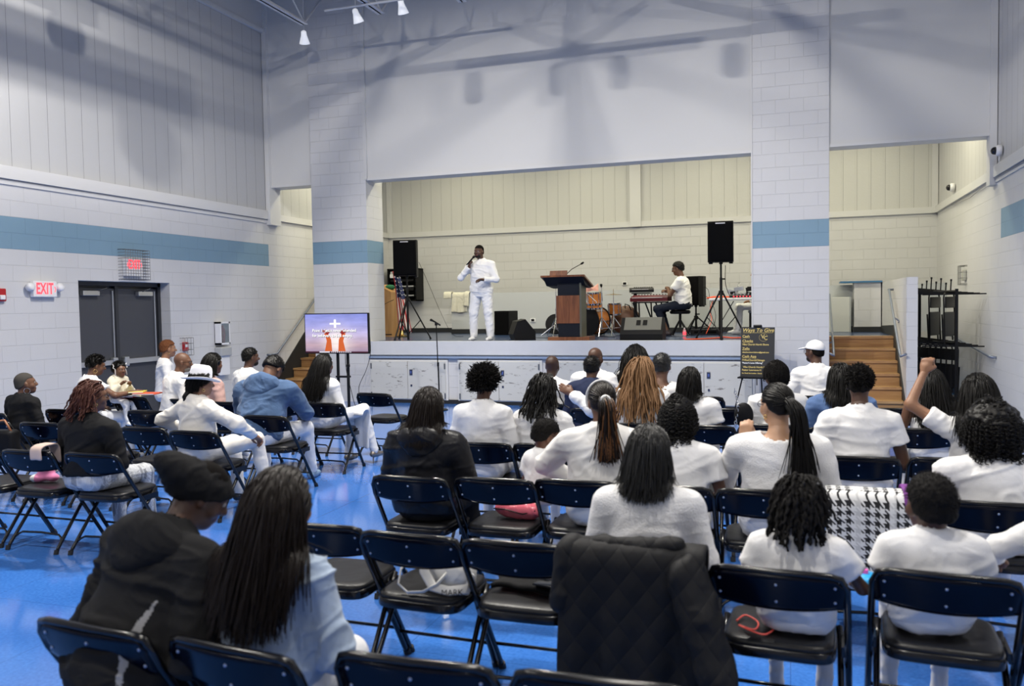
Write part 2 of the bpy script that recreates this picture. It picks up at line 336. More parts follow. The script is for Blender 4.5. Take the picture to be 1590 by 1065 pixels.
# stub wall beside the right stairs, half wall across the back, low pier with blue cap
struct(MB().box((XS, YF, 0), (XS+.15, 17.3, 2.02)).build('wall_stub', block_mat('painted block stub', 'y')))
struct(MB().box((XS, YF-.003, 0), (XS+.15, YF, 2.02)).build('wall_stub', mBF))
struct(MB().box((-7.2, 17.2, ST), (XR, 17.36, 1.99)).build('wall_half', mat('half wall shade tone', (.47, .49, .50), .5, bump=(12, .2))))  # same paint as the walls; its dimmer, cooler light is put into this grey
struct(MB().box((-7.2, 17.17, ST), (XS, 17.2, ST+.1)).build('baseboard_half', mDARK))
struct(MB().box((XL, YB-.03, ST), (-7.2, YB, ST+.1)).build('baseboard_back', mDARK))
struct(MB().box((1.14, 16.75, ST), (1.6, 17.2, 2.02)).build('wall_pier', mBF))
struct(MB().box((1.12, 16.72, ST), (1.62, 16.75, ST+.1)).build('baseboard_pier', mDARK))
struct(MB().box((.9, 16.7, 2.02), (1.62, 17.25, 2.05)).build('trim_17', mat('blue cap', (.05, .17, .33), .4)))
struct(MB().box((XL, YR, 0), (XL+.012, DY0, .1)).box((XL, DY1, 0), (XL+.012, 13.3, .1)).build('baseboard_left', mDARK))
struct(MB().box((XR-.012, YR, 0), (XR, 17, .1)).build('baseboard_right', mDARK))
# ------------------------------------------------------------------ double doors
mDG = mat('charcoal door paint', (.055, .058, .07), .38, bump=(40, .05)); mFR = mat('dark door frame', (.028, .03, .036), .4); mAL = mat('brushed aluminium', (.62, .63, .64), .3, metal=.9)
d = struct(MB().box((XL-.27, DY0, 0), (XL-.18, DY0+.06, DZ)).box((XL-.27, DY1-.06, 0), (XL-.18, DY1, DZ)).box((XL-.27, DY0, DZ-.06), (XL-.18, DY1, DZ)).box((XL-.29, DY0, 0), (XL-.26, DY1, DZ)).build('door_5', mFR))
ym = (DY0+DY1)/2
for k, (y0, y1) in enumerate(((DY0+.065, ym-.03), (ym+.03, DY1-.065))):
    lf = MB().cbox((XL-.235, (y0+y1)/2, 1.03), (.045, y1-y0, 2.05), b=.003).build('door_leaf', mDG, d)
    MB().box((XL-.21, y0+.02, .93), (XL-.15, y1-.04, 1.0)).cbox((XL-.17, y0+.07 if k else y1-.09, .965), (.07, .09, .14), b=.01).build('push_bar', mAL, lf)
    MB().cyl((XL-.20, y1-.05, 1.0), (XL-.20, y1-.05, 2.02), .012, 8).build('latch_rod', mAL, lf)
    MB().cbox((XL-.17, (y0+y1)/2+(.1 if k else -.1), 1.98), (.07, .30, .07), b=.008).build('door_closer', mAL, lf)
    MB().tube([(XL-.16, (y0+y1)/2, 2.0), (XL-.08, (y0+y1)/2+.12, 2.05), (XL-.2, (y0+y1)/2+.28, 2.08)], .008, 6).build('closer_arm', mFR, lf)
MB().box((XL-.25, ym-.03, 0), (XL-.2, ym+.03, 2.09)).build('mullion', mFR, d)
# ------------------------------------------------------------------ wall fittings on the left wall
mRED = mat('exit red', (.8, .02, .03), .4, emit=((1, .05, .07), 2.2)); mPL = mat('white plastic', (.8, .8, .82), .35); mWIRE = mat('steel wire', (.23, .23, .23), .35, metal=.7)
MLW = lambda y, z, dx=0: Matrix(((0, 0, 1, XL+dx), (1, 0, 0, y), (0, 1, 0, z), (0, 0, 0, 1)))
e = empty('exit_sign', (XL, 8.33, 2.02), 0, 'white exit sign with two emergency lamp heads left of the dark doors', 'exit sign')
MB().cbox((.04, 0, 0), (.075, .36, .21), b=.012).build('housing', mPL, e)
text('EXIT', .20, TR((.079, -.012, 0), 90, 0, 90) @ Matrix.Scale(.62, 4, (1, 0, 0)), mRED, e, 'lettering', .001, .005, spacing=1.05); text('›', .16, TR((.079, .148, .01), 90, 0, 90) @ Matrix.Scale(.6, 4, (1, 0, 0)), mRED, e, 'arrow')
for s in (-1, 1):
    MB().lathe([(.02, -.03), (.05, -.02), (.055, .03), (.045, .05), (.01, .055)], 16, c=(.06, s*.225, .02), M=TR((0, 0, 0), 0, 70, 0)).build('lamp_head', mPL, e, smooth=True)
e = empty('exit_sign', (XL, 9.9, 2.40), 0, 'caged exit sign mounted above the double doors', 'exit sign')
MB().cbox((.04, 0, -.04), (.07, .33, .26), b=.01).build('housing', mPL, e)
text('EXIT', .18, TR((.077, 0, 0), 90, 0, 90) @ Matrix.Scale(.62, 4, (1, 0, 0)), mRED, e, 'lettering', .001, .004, spacing=1.05)
for s in (-1, 1): text('›' if s > 0 else '‹', .14, TR((.077, s*.135, .01), 90, 0, 90) @ Matrix.Scale(.6, 4, (1, 0, 0)), mRED, e, 'arrow')
b = MB()
for i in range(11):
    t = -.24+i*.048; b.tube([(.001, t, .22), (.14, t, .22), (.14, t, -.22), (.001, t, -.22)], .0035, 4); b.tube([(.001, -.24, t*.9), (.14, -.24, t*.9), (.14, .24, t*.9), (.001, .24, t*.9)], .0035, 4)
b.build('wire_cage', mWIRE, e)
e = empty('fire_alarm_strobe', (XL, 7.72, 1.94), 0, 'red fire alarm strobe at the left edge of the picture', 'alarm')
MB().cbox((.025, 0, 0), (.05, .12, .16), b=.01).build('body', mat('alarm red', (.42, .015, .02), .35), e); MB().cbox((.055, 0, -.03), (.03, .07, .06), b=.01).build('strobe_lens', mat('strobe lens', (.8, .8, .8), .1), e)
e = empty('fire_pull_station', (XL, 10.99, 1.13), 0, 'red fire pull station behind a wire guard right of the doors', 'fire alarm')
MB().cbox((.02, 0, 0), (.05, .10, .14), b=.006).build('body', mat('alarm red', (.42, .015, .02), .35), e)
b = MB()
for t in (-.1, -.04, .04, .1): b.tube([(0, t, .14), (.1, t, .14), (.1, t, -.14), (0, t, -.14)], .004, 4)
for t in (-.14, -.05, .05, .14): b.tube([(0, -.1, t), (.1, -.1, t), (.1, .1, t), (0, .1, t)], .004, 4)
b.build('wire_guard', mWIRE, e)
MB().box((.044, -.035, -.01), (.048, .035, .035)).build('pull_handle', mPL, e)
e = empty('extinguisher_cabinet', (XL, 11.87, 0), 0, 'white wall cabinet with glass front and fire extinguisher inside', 'fire extinguisher')
MB().box((0, -.13, 1.12), (.12, .13, 1.15)).box((0, -.13, 1.48), (.12, .13, 1.51)).box((0, -.13, 1.12), (.12, -.10, 1.51)).box((0, .10, 1.12), (.12, .13, 1.51)).box((0, -.13, 1.12), (.01, .13, 1.51)).build('case', mPL, e)
MB().lathe([(.03, 1.15), (.045, 1.16), (.045, 1.38), (.02, 1.42), (.02, 1.45)], 14, c=(.06, 0, 0)).build('extinguisher_bottle', mat('extinguisher red', (.35, .02, .02), .3), e, smooth=True)
MB().box((.115, -.1, 1.15), (.12, .1, 1.48)).build('glass_front', mat('cabinet glass', (.7, .8, .85), .05, trans=.9), e)
MB().cbox((.07, 0, 1.0), (.14, .3, .16), b=.02).build('wire_basket', mat('basket grey', (.42, .43, .44), .4), e); MB().box((0, -.12, .6), (.1, .12, .92)).build('drinking_fountain_panel', mPL, e)
def rail(name, pts, label, br, r=.02):
    o = MB().tube(pts, r, 10).build(name, mat('painted rail grey', (.22, .25, .32), .35, metal=.4), None, smooth=True); tag(o, label, 'handrail')
    for p, q in br: MB().tube([p, q], .012, 8).cyl(q, (np.array(q)+(np.array(q)-np.array(p))*.15), .035, 12).build('bracket', mat('painted rail grey', (.22, .25, .32)), o)
rail('handrail', [(XL+.0, 13.22, .86), (XL+.07, 13.22, .86), (XL+.08, 13.42, .87), (XL+.08, 14.9, 1.98), (XL+.08, 15.4, 2.0)], 'grey metal handrail rising along the left stairs', [((XL+.08, 14.5, 1.66), (XL+.002, 14.5, 1.60))])
rail('handrail', [(XS-.002, 13.30, .9), (XS-.08, 13.32, .86), (XS-.08, 13.45, .92), (XS-.08, 14.85, 1.86), (XS-.08, 14.95, 1.86), (XS-.002, 14.97, 1.86)], 'grey metal handrail on the stub wall beside the right stairs', [((XS-.08, 14.2, 1.42), (XS-.002, 14.2, 1.36))], .018)
rail('handrail', [(XD+.002, 13.40, .9), (XD+.07, 13.42, .86), (XD+.07, 13.5, .92), (XD+.07, 14.95, 1.8)], 'grey metal handrail against the right pillar at the stairs', [((XD+.07, 13.8, 1.06), (XD+.002, 13.8, 1.02))], .018)
rail('handrail', [(XR-.002, 13.26, .85), (XR-.07, 13.28, .86), (XR-.08, 13.5, .88), (XR-.08, 14.9, .97), (XR-.08, 16.5, 1.05)], 'short grey handrail on the right wall behind the chair cart', [((XR-.08, 14.6, .95), (XR-.002, 14.6, .93))])
# cameras and horn on the right wall, cable along the ledge
def dome(y, z, label):
    e = empty('security_camera', (XR, y, z), 0, label, 'camera')
    MB().lathe([(.03, 0), (.075, .01), (.075, .06), (.06, .08)], 20, M=TR((0, 0, 0), 0, -90, 0)).build('housing', mPL, e, smooth=True)
    MB().lathe([(.055, 0), (.05, .03), (.035, .05), (.01, .06)], 20, c=(-.08, 0, 0), M=TR((0, 0, 0), 0, -90, 0)).build('dome', mat('smoked dome', (.01, .01, .012), .08), e, smooth=True)
    MB().tube([(-.02, 0, -.06), (-.03, .03, -.12), (-.01, .05, -.18)], .008, 6).build('cable', mPL, e, smooth=True)
dome(13.05, 3.72, 'white security camera on the right wall just in front of the stage wall'); dome(16.5, 3.66, 'white security camera farther back on the right wall ledge')
o = MB().tube([(XR-.03, 16.6, 3.36), (XR-.035, 15, 3.3), (XR-.03, 14, 3.36), (XR-.03, 13.2, 3.37), (XR-.03, 8, 3.36)], .006, 6).build('wall_cable', mat('grey cable', (.3, .3, .32), .5)); tag(o, 'thin grey cable running below the right wall ledge', 'cable')
e = empty('wall_speaker_cage', (XR, 15.46, 2.08), 0, 'small caged horn strobe on the right wall above the cart', 'alarm')
MB().cbox((-.03, 0, 0), (.05, .14, .18), b=.01).build('horn', mat('cage beige', (.5, .5, .45), .4), e)
b = MB()
for t in (-.12, -.04, .04, .12): b.tube([(0, t, .16), (-.1, t, .16), (-.1, t, -.16), (0, t, -.16)], .004, 4); b.tube([(0, -.12, t*1.2), (-.1, -.12, t*1.2), (-.1, .12, t*1.2), (0, .12, t*1.2)], .004, 4)
b.build('wire_guard', mWIRE, e)
# ------------------------------------------------------------------ roof joists, pipe with spotlights, added shadow casters, high bays
mJ = mat('joist white', (.60, .61, .64), .4, metal=.1)
def joist(x):
    b = MB(); z0, z1, y0, y1 = 6.52, 7.36, -7.6, 12.45
    b.box((x-.07, y0, z0), (x-.01, y1, z0+.012)).box((x+.01, y0, z0), (x+.07, y1, z0+.012)).box((x-.016, y0, z0), (x-.01, y1, z0+.07)).box((x+.01, y0, z0), (x+.016, y1, z0+.07))
    b.box((x-.07, y0, z1), (x+.07, 13.36, z1+.012)).box((x-.016, y0, z1-.07), (x-.01, 13.36, z1)).box((x+.01, y0, z1-.07), (x+.016, 13.36, z1))
    n = 22; st = (y1-y0)/n
    pts = []
    for i in range(n+1): pts.append((x, y0+i*st, z0+.03 if i % 2 == 0 else z1-.03))
    for i in range(n): b.tube([pts[i], pts[i+1]], .015, 6)
    b.tube([(x, y1, z0+.03), (x, 13.2, z1-.03)], .017, 6)
    return b
for i, x in enumerate((-7.81, -6.36, -4.91, -3.46, -2.01, -.56, .89)):
    o = joist(x).build('roof_joist', mJ)
    tag(o, ['white steel roof joist, leftmost one ending before the wall', 'white steel roof joist second from the left wall, between the first two spotlights'][i] if i < 2 else ('third', 'fourth', 'fifth', 'sixth', 'rightmost')[i-2]+' white open web steel joist from the left wall', 'joist', 'roof joists')
o = MB().tube([(-7.1, 11.93, 6.5), (-4.2, 11.93, 6.5)], .02, 8).build('light_track', mJ); tag(o, 'thin white lighting track crossing between two joists at the top edge', 'pipe')
o = MB().tube([(-5.75, 10.0, 6.47), (-1.15, 10.0, 6.47)], .04, 10).build('light_pipe', mJ); tag(o, 'white pipe carrying can lights below the joists in mid room', 'pipe')
for i, (x, y, z, a_) in enumerate(((-7.93, 12.62, 6.42, 25), (-6.70, 12.22, 6.50, -10), (-5.88, 12.22, 6.54, 0))):
    e = empty('spotlight', (x, y, z), a_, 'white cone spotlight %s at the top edge' % ('hanging leftmost', 'second from left', 'third from left')[i], 'spotlight', 'spotlights at the roof')
    MB().lathe([(.02, .1), (.045, .08), (.05, .02), (.085, -.1), (.09, -.12), (.08, -.12)], 20, M=TR((0, .02, -.02), 30, 0, 0)).build('shade', mat('spot white', (.8, .8, .82), .3, emit=((.9, .93, 1), .5)), e, smooth=True)
    MB().cyl((0, 0, .05), (0, 0, 7.36-z), .010, 8).build('stem', mJ, e)
for i, x in enumerate((-4.26, -3.56, -3.07, -2.25)):
    e = empty('can_light', (x, 10.0, 6.27), 0, ('leftmost', 'second', 'third', 'rightmost')[i]+' white can light hanging from the mid room pipe', 'spotlight', 'can lights on the pipe')
    MB().lathe([(.03, .12), (.075, .10), (.08, 0), (.08, -.08), (.06, -.11), (.05, -.11)], 20).build('can', mJ, e, smooth=True); MB().cyl((-.04, 0, .1), (-.04, 0, .165), .008, 6).cyl((.04, 0, .1), (.04, 0, .165), .008, 6).build('yoke', mJ, e)
mEM = mat('lamp lens', (1, 1, 1), .4, emit=((.86, .90, 1.0), 9))
for i, (x, y) in enumerate(HB):
    e = empty('high_bay_lamp', (x, y, 7.05), 0, 'round high bay lamp %s' % ('over the left block of chairs', 'over the right block near the stage', 'in the middle nearest the stage', 'left of the camera overhead', 'over the camera', 'behind the camera on the left', 'behind the camera on the right', 'beside the right wall')[i], 'lamp', 'high bay lamps')
    MB().lathe([(.05, .3), (.10, .26), (.12, .1), (.20, .03), (.21, .01), (.2, .01)], 24).build('housing', mat('lamp grey', (.3, .3, .32), .4), e, smooth=True)
    MB().cyl((0, 0, .3), (0, 0, .4), .01, 6).build('hanger', mJ, e)
o = MB().box((-7.23, 1.0, 6.19), (-7.17, 8.57, 6.5)).build('shadow_panel', mat('shadow caster paint', (.6, .61, .63), .5)); tag(o, 'long unseen panel added below the joists to shade the left wall', 'housing')  # made up, out of view: placed to cast the shadow band on the left wall
o = MB().lathe([(.01, -.03), (.2, -.03), (.2, .03), (.01, .03)], 32, M=TR((0, 0, 0), 0, 90, 0), c=(-7.2, 8.22, 6.04)).build('shadow_disc', mat('shadow caster paint', (.6, .61, .63), .5)); tag(o, 'round unseen disc added below the panel end to cast a rounded shadow', 'housing')  # added out of view to give that band its rounded lower end
# ------------------------------------------------------------------ stage equipment
mBLK = mat('matte black plastic', (.007, .007, .008), .5, bump=(90, .1), spec=.15); mGRL = mat('speaker grille', (.002, .002, .0025), .8, bump=(300, .6), spec=.08)
mBM = mat('black powder coat', (.005, .005, .006), .4, spec=.25); mCHR = mat('chrome', (.75, .76, .78), .12, metal=1); mCAB = mat('black cable', (.004, .004, .005), .5, spec=.2)
mLOGO = mat('silver badge', (.6, .6, .62), .3, metal=.6); mORG = mat('orange cable', (.9, .10, .03), .5)
def tripod(parent, h0, h1, spread, base, zj=.55, m=None, ang=(0, 120, 240)):
    m = m or mBM
    MB().cyl((0, 0, base), (0, 0, h0+base), .022, 12).cyl((0, 0, h0+base-.02), (0, 0, h1+base), .016, 12).build('pole', m, parent, smooth=False, auto=40)
    MB().cyl((0, 0, zj+base), (0, 0, zj+.07+base), .04, 12).cyl((0, 0, base+.10), (0, 0, base+.15), .03, 12).build('collar', m, parent, auto=40)
    MB().tube([(.02, 0, h0+base-.02), (.07, 0, h0+base-.02)], .012, 8).build('knob', m, parent)
    for a in ang:
        c, s = math.cos(R(a)), math.sin(R(a))
        l = MB().cyl((.03*c, .03*s, zj+.04+base), (spread*c, spread*s, base+.02), .014, 10).build('leg', m, parent, auto=40)
        MB().cyl((spread*c*.97, spread*s*.97, base+.035), (spread*c*1.02, spread*s*1.02, base), .019, 10).build('rubber_foot', mCAB, l)
        MB().cyl((.02*c, .02*s, .12+base), (spread*.55*c, spread*.55*s, base+.02+(zj+.02)*.45), .009, 8).build('brace', m, parent)
def speaker_box(loc, rz, w, h, dpt, label, logo=True):
    e = empty('loudspeaker', loc, rz, label, 'speaker')
    MB().prism([(-w/2, -dpt/2+.02), (w/2, -dpt/2+.02), (w/2, 0), (w*.33, dpt/2), (-w*.33, dpt/2), (-w/2, 0)], 'z', 0, h).build('cabinet', mBLK, e)
    MB().cbox((0, -dpt/2+.01, h/2), (w*.97, .05, h*.97), b=.025).build('grille', mGRL, e, auto=40)
    if logo: MB().cbox((0, -dpt/2-.017, h*.945), (.15, .004, .018), b=.001).build('badge', mLOGO, e)
    MB().cyl((0, 0, -.03), (0, 0, 0), .03, 12).build('pole_socket', mBM, e)
    for s in (-1, 1): MB().cbox((s*w*.4, 0, -.01), (.06, .12, .03), b=.006).build('rubber_foot', mBM, e)
    return e
def stand(loc, rz, label, **k):
    e = empty('speaker_stand', (loc[0], loc[1], 0), rz, label, 'speaker stand'); tripod(e, base=loc[2], **k); return e
stand((-6.84, 14.2, ST), 20, 'black tripod stand carrying the left stage speaker', h0=1.0, h1=1.17, spread=.42, zj=.72)
speaker_box((-6.84, 14.2, ST+1.20), 14, .44, .66, .36, 'black loudspeaker on tripod at the left of the stage')
stand((-1.06, 13.85, ST), 35, 'black tripod stand carrying the tall right stage speaker', h0=1.0, h1=1.22, spread=.46, zj=.72)
speaker_box((-1.06, 13.85, ST+1.25), 2, .40, .65, .34, 'black loudspeaker raised on tripod at the right of the stage')
stand((-1.72, 16.3, ST), 0, 'low black tripod stand behind the seated keyboard player', h0=.4, h1=.52, spread=.36, zj=.28)
speaker_box((-1.72, 16.3, ST+.55), -30, .34, .56, .34, 'black loudspeaker on a low stand behind the keyboard player', False)
e = empty('equipment_rack', (-8.75, 18.18, 1.85), 0, 'black open wall rack of sound gear behind the left speaker', 'equipment rack')
MB().box((-.38, -.3, 0), (-.35, .1, .78)).box((.35, -.3, 0), (.38, .1, .78)).box((-.38, -.3, 0), (.38, .1, .03)).box((-.38, -.3, .75), (.38, .1, .78)).box((-.38, .08, 0), (.38, .1, .78)).build('rack_case', mBLK, e)
for i, z in enumerate((.12, .25, .34, .47, .63)): MB().box((-.3, -.29, z), (.3, -.0, z+(.03, .07, .03, .05, .08)[i])).build('rack_unit', mAL if i in (0, 2, 4) else mBM, e)
MB().cbox((-.22, -.32, .60), (.14, .06, .09), b=.01).build('small_receiver', mPL, e)
e = empty('storage_cabinet', (-8.0, 15.5, ST), 0, 'tan wooden cabinet end at the left of the stage with green bag on it', 'cabinet')
MB().prism([(-.17, 0), (.17, 0), (.17, .93), (-.17, 1.10)], 'y', -.02, .5).build('body', wood_mat('cabinet oak', (.33, .17, .06), (.47, .26, .10), 1.5, .45), e)
MB().box((-.172, -.023, .04), (.172, -.02, .06)).box((-.03, -.024, .05), (-.024, -.02, 1.0)).build('door_gap', mBM, e)
o = MB().lathe([(.03, 0), (.09, .02), (.11, .06), (.07, .10), (.02, .11)], 14, c=(-7.98, 15.75, ST+.98)).build('folded_bag', mat('green cloth', (.01, .12, .05), .8, wr=.8), None, smooth=True); tag(o, 'crumpled dark green bag on top of the tan stage cabinet', 'bag')
# american flag
e = empty('flag', (-7.58, 15.45, ST), 0, 'furled american flag hanging on a pole behind the left speaker stand', 'flag')
MB().cyl((0, 0, 0), (-.12, .02, 1.45), .012, 10).build('flagpole', mat('brass', (.6, .42, .15), .25, metal=1), e); MB().lathe([(.13, 0), (.14, .02), (.04, .05), (.02, .12)], 20).build('base', mat('brass', (.6, .42, .15), .25, metal=1), e, auto=30)
mFR_, mFW, mFB = mat('flag red', (.45, .02, .03), .7), mat('flag white', (.75, .74, .72), .7), mat('flag blue', (.02, .03, .12), .7)
V = []; nu, nv = 27, 30
for i in range(nu):
    for j in range(nv):
        u = i/(nu-1); v = j/(nv-1); fold = math.sin(u*14+v*2)*.035*(1-v*.2)
        wd = .10+.20*v
        V.append((-.16+wd*u+.10*v+(u-.5)*.02, -.03+fold+.02*math.sin(v*5), 1.36-1.28*v*(1-.12*abs(u-.75))-.02*math.sin(u*9)))
b = MB(); b.grid(V, nu, nv)
for k in range(len(b.f)):
    i, j = divmod(k, nv-1); b.m[k] = 2 if (i/(nu-1) > .25 and j/(nv-1) < .42) else (0 if (i//2) % 2 == 0 else 1)
fo = b.build('flag_cloth', [mFR_, mFW, mFB], e, smooth=True); md = fo.modifiers.new('s', 'SOLIDIFY'); md.thickness = .004
b = MB()
for i in range(9, nu-1, 4):
    for j in range(1, 12, 2):
        p = np.array(V[i*nv+j]); b.box(p-(.011, .006, .011), p+(.011, .006, .011))
b.build('stars', mFW, fo)
# jacket on the half wall
def cloth_drape(name, x0, x1, y, z, L, L2, m, label, th=.02, ysgn=-1, parent=None, seed=1, dy=.18, nu=22, nv=26):
    V = []; rnd = random.Random(seed); ph = [rnd.random()*6 for _ in range(4)]
    for i in range(nu):
        u = i/(nu-1); x = x0+(x1-x0)*u
        for j in range(nv):
            v = j/(nv-1); s_ = v*(L+L2+dy)
            if s_ < L2: yy, zz = y-ysgn*dy/2*1.05, z-(L2-s_)
            elif s_ < L2+dy: yy, zz = y-ysgn*dy/2+ysgn*(s_-L2), z+.012
            else: yy, zz = y+ysgn*dy/2*1.1, z-(s_-L2-dy)
            hang = max(0, abs(zz-z)); f = math.sin(u*11+ph[0])*.6+math.sin(u*23+ph[1]+hang*4)*.4
            V.append((x+math.sin(hang*6+ph[2])*.012, yy+ysgn*hang*.15*f*.35, zz-.02*hang*math.sin(u*8+ph[3])))
    o = MB().grid(V, nu, nv).build(name, m, parent, smooth=True)
    md = o.modifiers.new('s', 'SOLIDIFY'); md.thickness = th; md.offset = 1; md = o.modifiers.new('b', 'SUBSURF'); md.levels = md.render_levels = 1
    if label: tag(o, label, 'jacket')
    return o
mCREAM = mat('cream wool', (.62, .60, .50), .85, wr=.6, sheen=.2)
e = empty('jacket', (0, 0, 0), 0, 'cream jacket draped over the end of the half wall on stage', 'jacket')
cloth_drape('body', -7.17, -6.80, 17.28, 1.99, .42, .3, mCREAM, None, .02, -1, e, 3, .2); cloth_drape('sleeve', -7.36, -7.17, 17.28, 2.0, .12, .1, mCREAM, None, .03, -1, e, 5, .2, 8, 14); cloth_drape('sleeve', -6.86, -6.74, 17.26, 2.0, .30, .1, mCREAM, None, .03, -1, e, 6, .24, 6, 14)
e = empty('subwoofer', (-5.6, 16.3, ST), -12, 'black box speaker standing on stage behind the left floor monitor', 'speaker')
MB().cbox((0, 0, .25), (.36, .36, .5), b=.008).build('cabinet', mBLK, e); MB().cbox((0, -.18, .25), (.33, .02, .46), b=.004).build('grille', mGRL, e)
def wedge(loc, rz, w, label, flip=1):
    e = empty('floor_monitor', loc, rz, label, 'floor monitor speaker')
    pr = [(-.2, 0), (.16, 0), (.2, .1), (.12, .33), (-.02, .36), (-.2, .14)]
    MB().prism([(a*flip, b_) for a, b_ in pr], 'x', -w/2, w/2).build('cabinet', mBLK, e)
    p = [(-.2*flip, .14), (-.02*flip, .36)]
    if flip > 0: b = MB().prism([(-.205, .14), (-.025, .365), (-.015, .36), (-.195, .135)], 'x', -w/2+.015, w/2-.015)
    else: b = MB().prism([(.155, .11), (.115, .33), (.135, .335), (.19, .12)][::-1], 'x', -w/2+.02, w/2-.02)
    b.build('grille', mGRL if flip > 0 else mat('grey wedge face', (.16, .16, .14), .5), e)
    for s in (-1, 1): MB().cbox((s*.045, -.205*1 if flip > 0 else -.10, .28 if flip < 0 else .03), (.05, .03, .09), b=.008).build('handle_recess', mBM, e)
    return e
wedge((-4.52, 14.0, ST), 118, .52, 'black wedge floor monitor on the stage right beside the speaking man')
e = empty('floor_monitor', (-2.33, 13.75, ST), 0, 'large wedge floor monitor with grey top at the stage edge right of the lectern', 'floor monitor speaker')
MB().prism([(-.2, 0), (.22, 0), (.22, .12), (.08, .36), (.0, .37), (-.16, .17), (-.2, .1)], 'x', -.34, .36).build('cabinet', mBLK, e)
MB().prism([(-.165, .172), (.0, .375), (.008, .367), (-.155, .16)], 'x', -.28, .33).build('top_panel', mat('grey wedge face', (.13, .13, .115), .5), e)
for s in (-.05, .06): MB().prism([(-.11, .25), (-.045, .33), (-.02, .325), (-.085, .245)], 'x', s-.035, s+.035).build('handle_recess', mBM, e)
# lectern
mWAL = wood_mat('walnut', (.12, .035, .012), (.24, .085, .03), 2, .35, 'z', .2); mLB = mat('lectern black', (.008, .010, .016), .45, spec=.2)
e = empty('lectern', (-3.52, 13.72, ST), 0, 'walnut and black lectern standing centre stage', 'lectern')
MB().box((-.38, -.20, 0), (.34, .25, .06)).build('base', mWAL, e)
MB().box((-.21, -.15, .06), (.19, .2, .29)).build('lower_column', mLB, e); MB().box((-.21, -.15, .76), (.16, .2, 1.10)).build('upper_column', mLB, e)
MB().box((-.235, -.165, .29), (.17, .2, .76)).build('front_panel', mWAL, e)
MB().box((.17, -.16, .06), (.20, .2, 1.0)).build('side_panel', mat('lectern side', (.10, .10, .075), .5), e)
MB().prism([(-.32, 1.07), (-.32, 1.10), (.34, .93), (.34, .90)], 'x', -.46, .30).build('desktop', mWAL, e)
MB().prism([(-.31, 1.065), (.33, .897), (.33, .89), (-.1, .93)], 'x', -.42, .26).build('underside', mLB, e)
MB().prism([(-.26, 1.09), (-.22, 1.18), (-.2, 1.18), (-.22, 1.08)], 'x', -.32, -.02).build('book_rest', mWAL, e)
m_ = MB().tube([(-.06, -.15, 1.08), (-.05, -.15, 1.12), (.04, -.15, 1.20), (.22, -.16, 1.29)], .006, 8).build('gooseneck', mBM, e, smooth=True)
MB().tube([(.2, -.16, 1.28), (.22, -.16, 1.29), (.25, -.16, 1.31)], [.012, .018, .014], 10).build('microphone_head', mCAB, m_, smooth=True)
# drums
mDRUM = mat('amber drum shell', (.50, .17, .035), .2, coat=.6, var=.35, vscale=9); mSKIN = mat('drum head', (.55, .55, .52), .4); mCYM = mat('cymbal bronze', (.5, .36, .14), .25, metal=1)
def drum(name, loc, r, h, rx, rz, label, cat):
    e = empty(name, loc, 0, label, cat); M = TR((0, 0, 0), rx, 0, rz)
    MB().lathe([(r*.97, -h/2), (r*.97, h/2)], 28, M=M).build('shell', mDRUM, e, auto=40)
    MB().lathe([(r, h/2-.02), (r*1.03, h/2-.02), (r*1.03, h/2+.01), (r*.96, h/2+.012)], 28, M=M).build('hoop', mCHR if r < .25 else mBM, e, auto=40)
    MB().lathe([(r, -h/2-.01), (r*1.03, -h/2-.01), (r*1.03, -h/2+.02), (r, -h/2+.02)], 28, M=M).build('hoop', mCHR if r < .25 else mBM, e, auto=40)
    MB().lathe([(.01, h/2+.002), (r*.95, h/2+.004), (r*.95, h/2)], 28, M=M).build('drum_head', mSKIN if r < .25 else mBLK, e, auto=40)
    for k in range(8):
        t = k*PI/4; b = MB().cyl((r*math.cos(t), r*math.sin(t), -h*.4), (r*math.cos(t), r*math.sin(t), h*.4), .008, 6, 0); b.v[0] = b.v[0] @ np.array(M)[:3, :3].T; b.build('lug', mCHR, e)
    return e
drum('bass_drum', (-3.62, 15.75, ST+.28), .27, .38, 90, -25, 'large amber bass drum half hidden behind the lectern', 'drum')
drum('tom_drum', (-3.58, 15.7, ST+.75), .15, .20, 12, 0, 'amber tom drum mounted above the bass drum', 'drum')
drum('floor_tom', (-3.25, 16.0, ST+.52), .13, .22, 10, 0, 'small amber drum to the right of the bass drum', 'drum')
drum('snare_drum', (-3.55, 15.5, ST+.58), .16, .09, 8, 0, 'shallow chrome edged drum just under the tom', 'drum')
def cym_stand(name, x, y, h, label, cym=None, tilt=0, mic=False, top=None):
    e = empty(name, (x, y, ST), 0, label, 'stand')
    MB().cyl((0, 0, .12), (0, 0, h), .009, 10).cyl((0, 0, .12), (0, 0, h*.55), .014, 10).cyl((0, 0, h*.52), (0, 0, h*.58), .02, 10).build('pole', mCHR, e, auto=40)
    for a in (30, 150, 270):
        MB().cyl((0, 0, .36), (.26*math.cos(R(a)), .26*math.sin(R(a)), .0), .009, 8).cyl((0, 0, .14), (.15*math.cos(R(a)), .15*math.sin(R(a)), .15), .007, 6).build('leg', mCHR, e, auto=40)
    if cym: MB().lathe([(.005, h+.005), (.03, h+.0), (cym, h-.02), (cym, h-.023), (.03, h-.006), (.005, h)], 30, M=TR((0, 0, 0), tilt, 0, 0)).cyl((0, 0, h), (0, 0, h+.09), .005, 6, 0).build('cymbal', mCYM, e, auto=40)
    if mic:
        MB().cyl((0, 0, h), (.0, .0, h+.04), .012, 8).tube([(0, 0, h+.02), (0, -.02, h+.06)], [.02, .026], 10).build('microphone', mCAB, e)
    return e
cym_stand('cymbal_stand', -3.22, 15.75, .80, 'chrome stand with a hi hat cymbal right of the drums', .17)
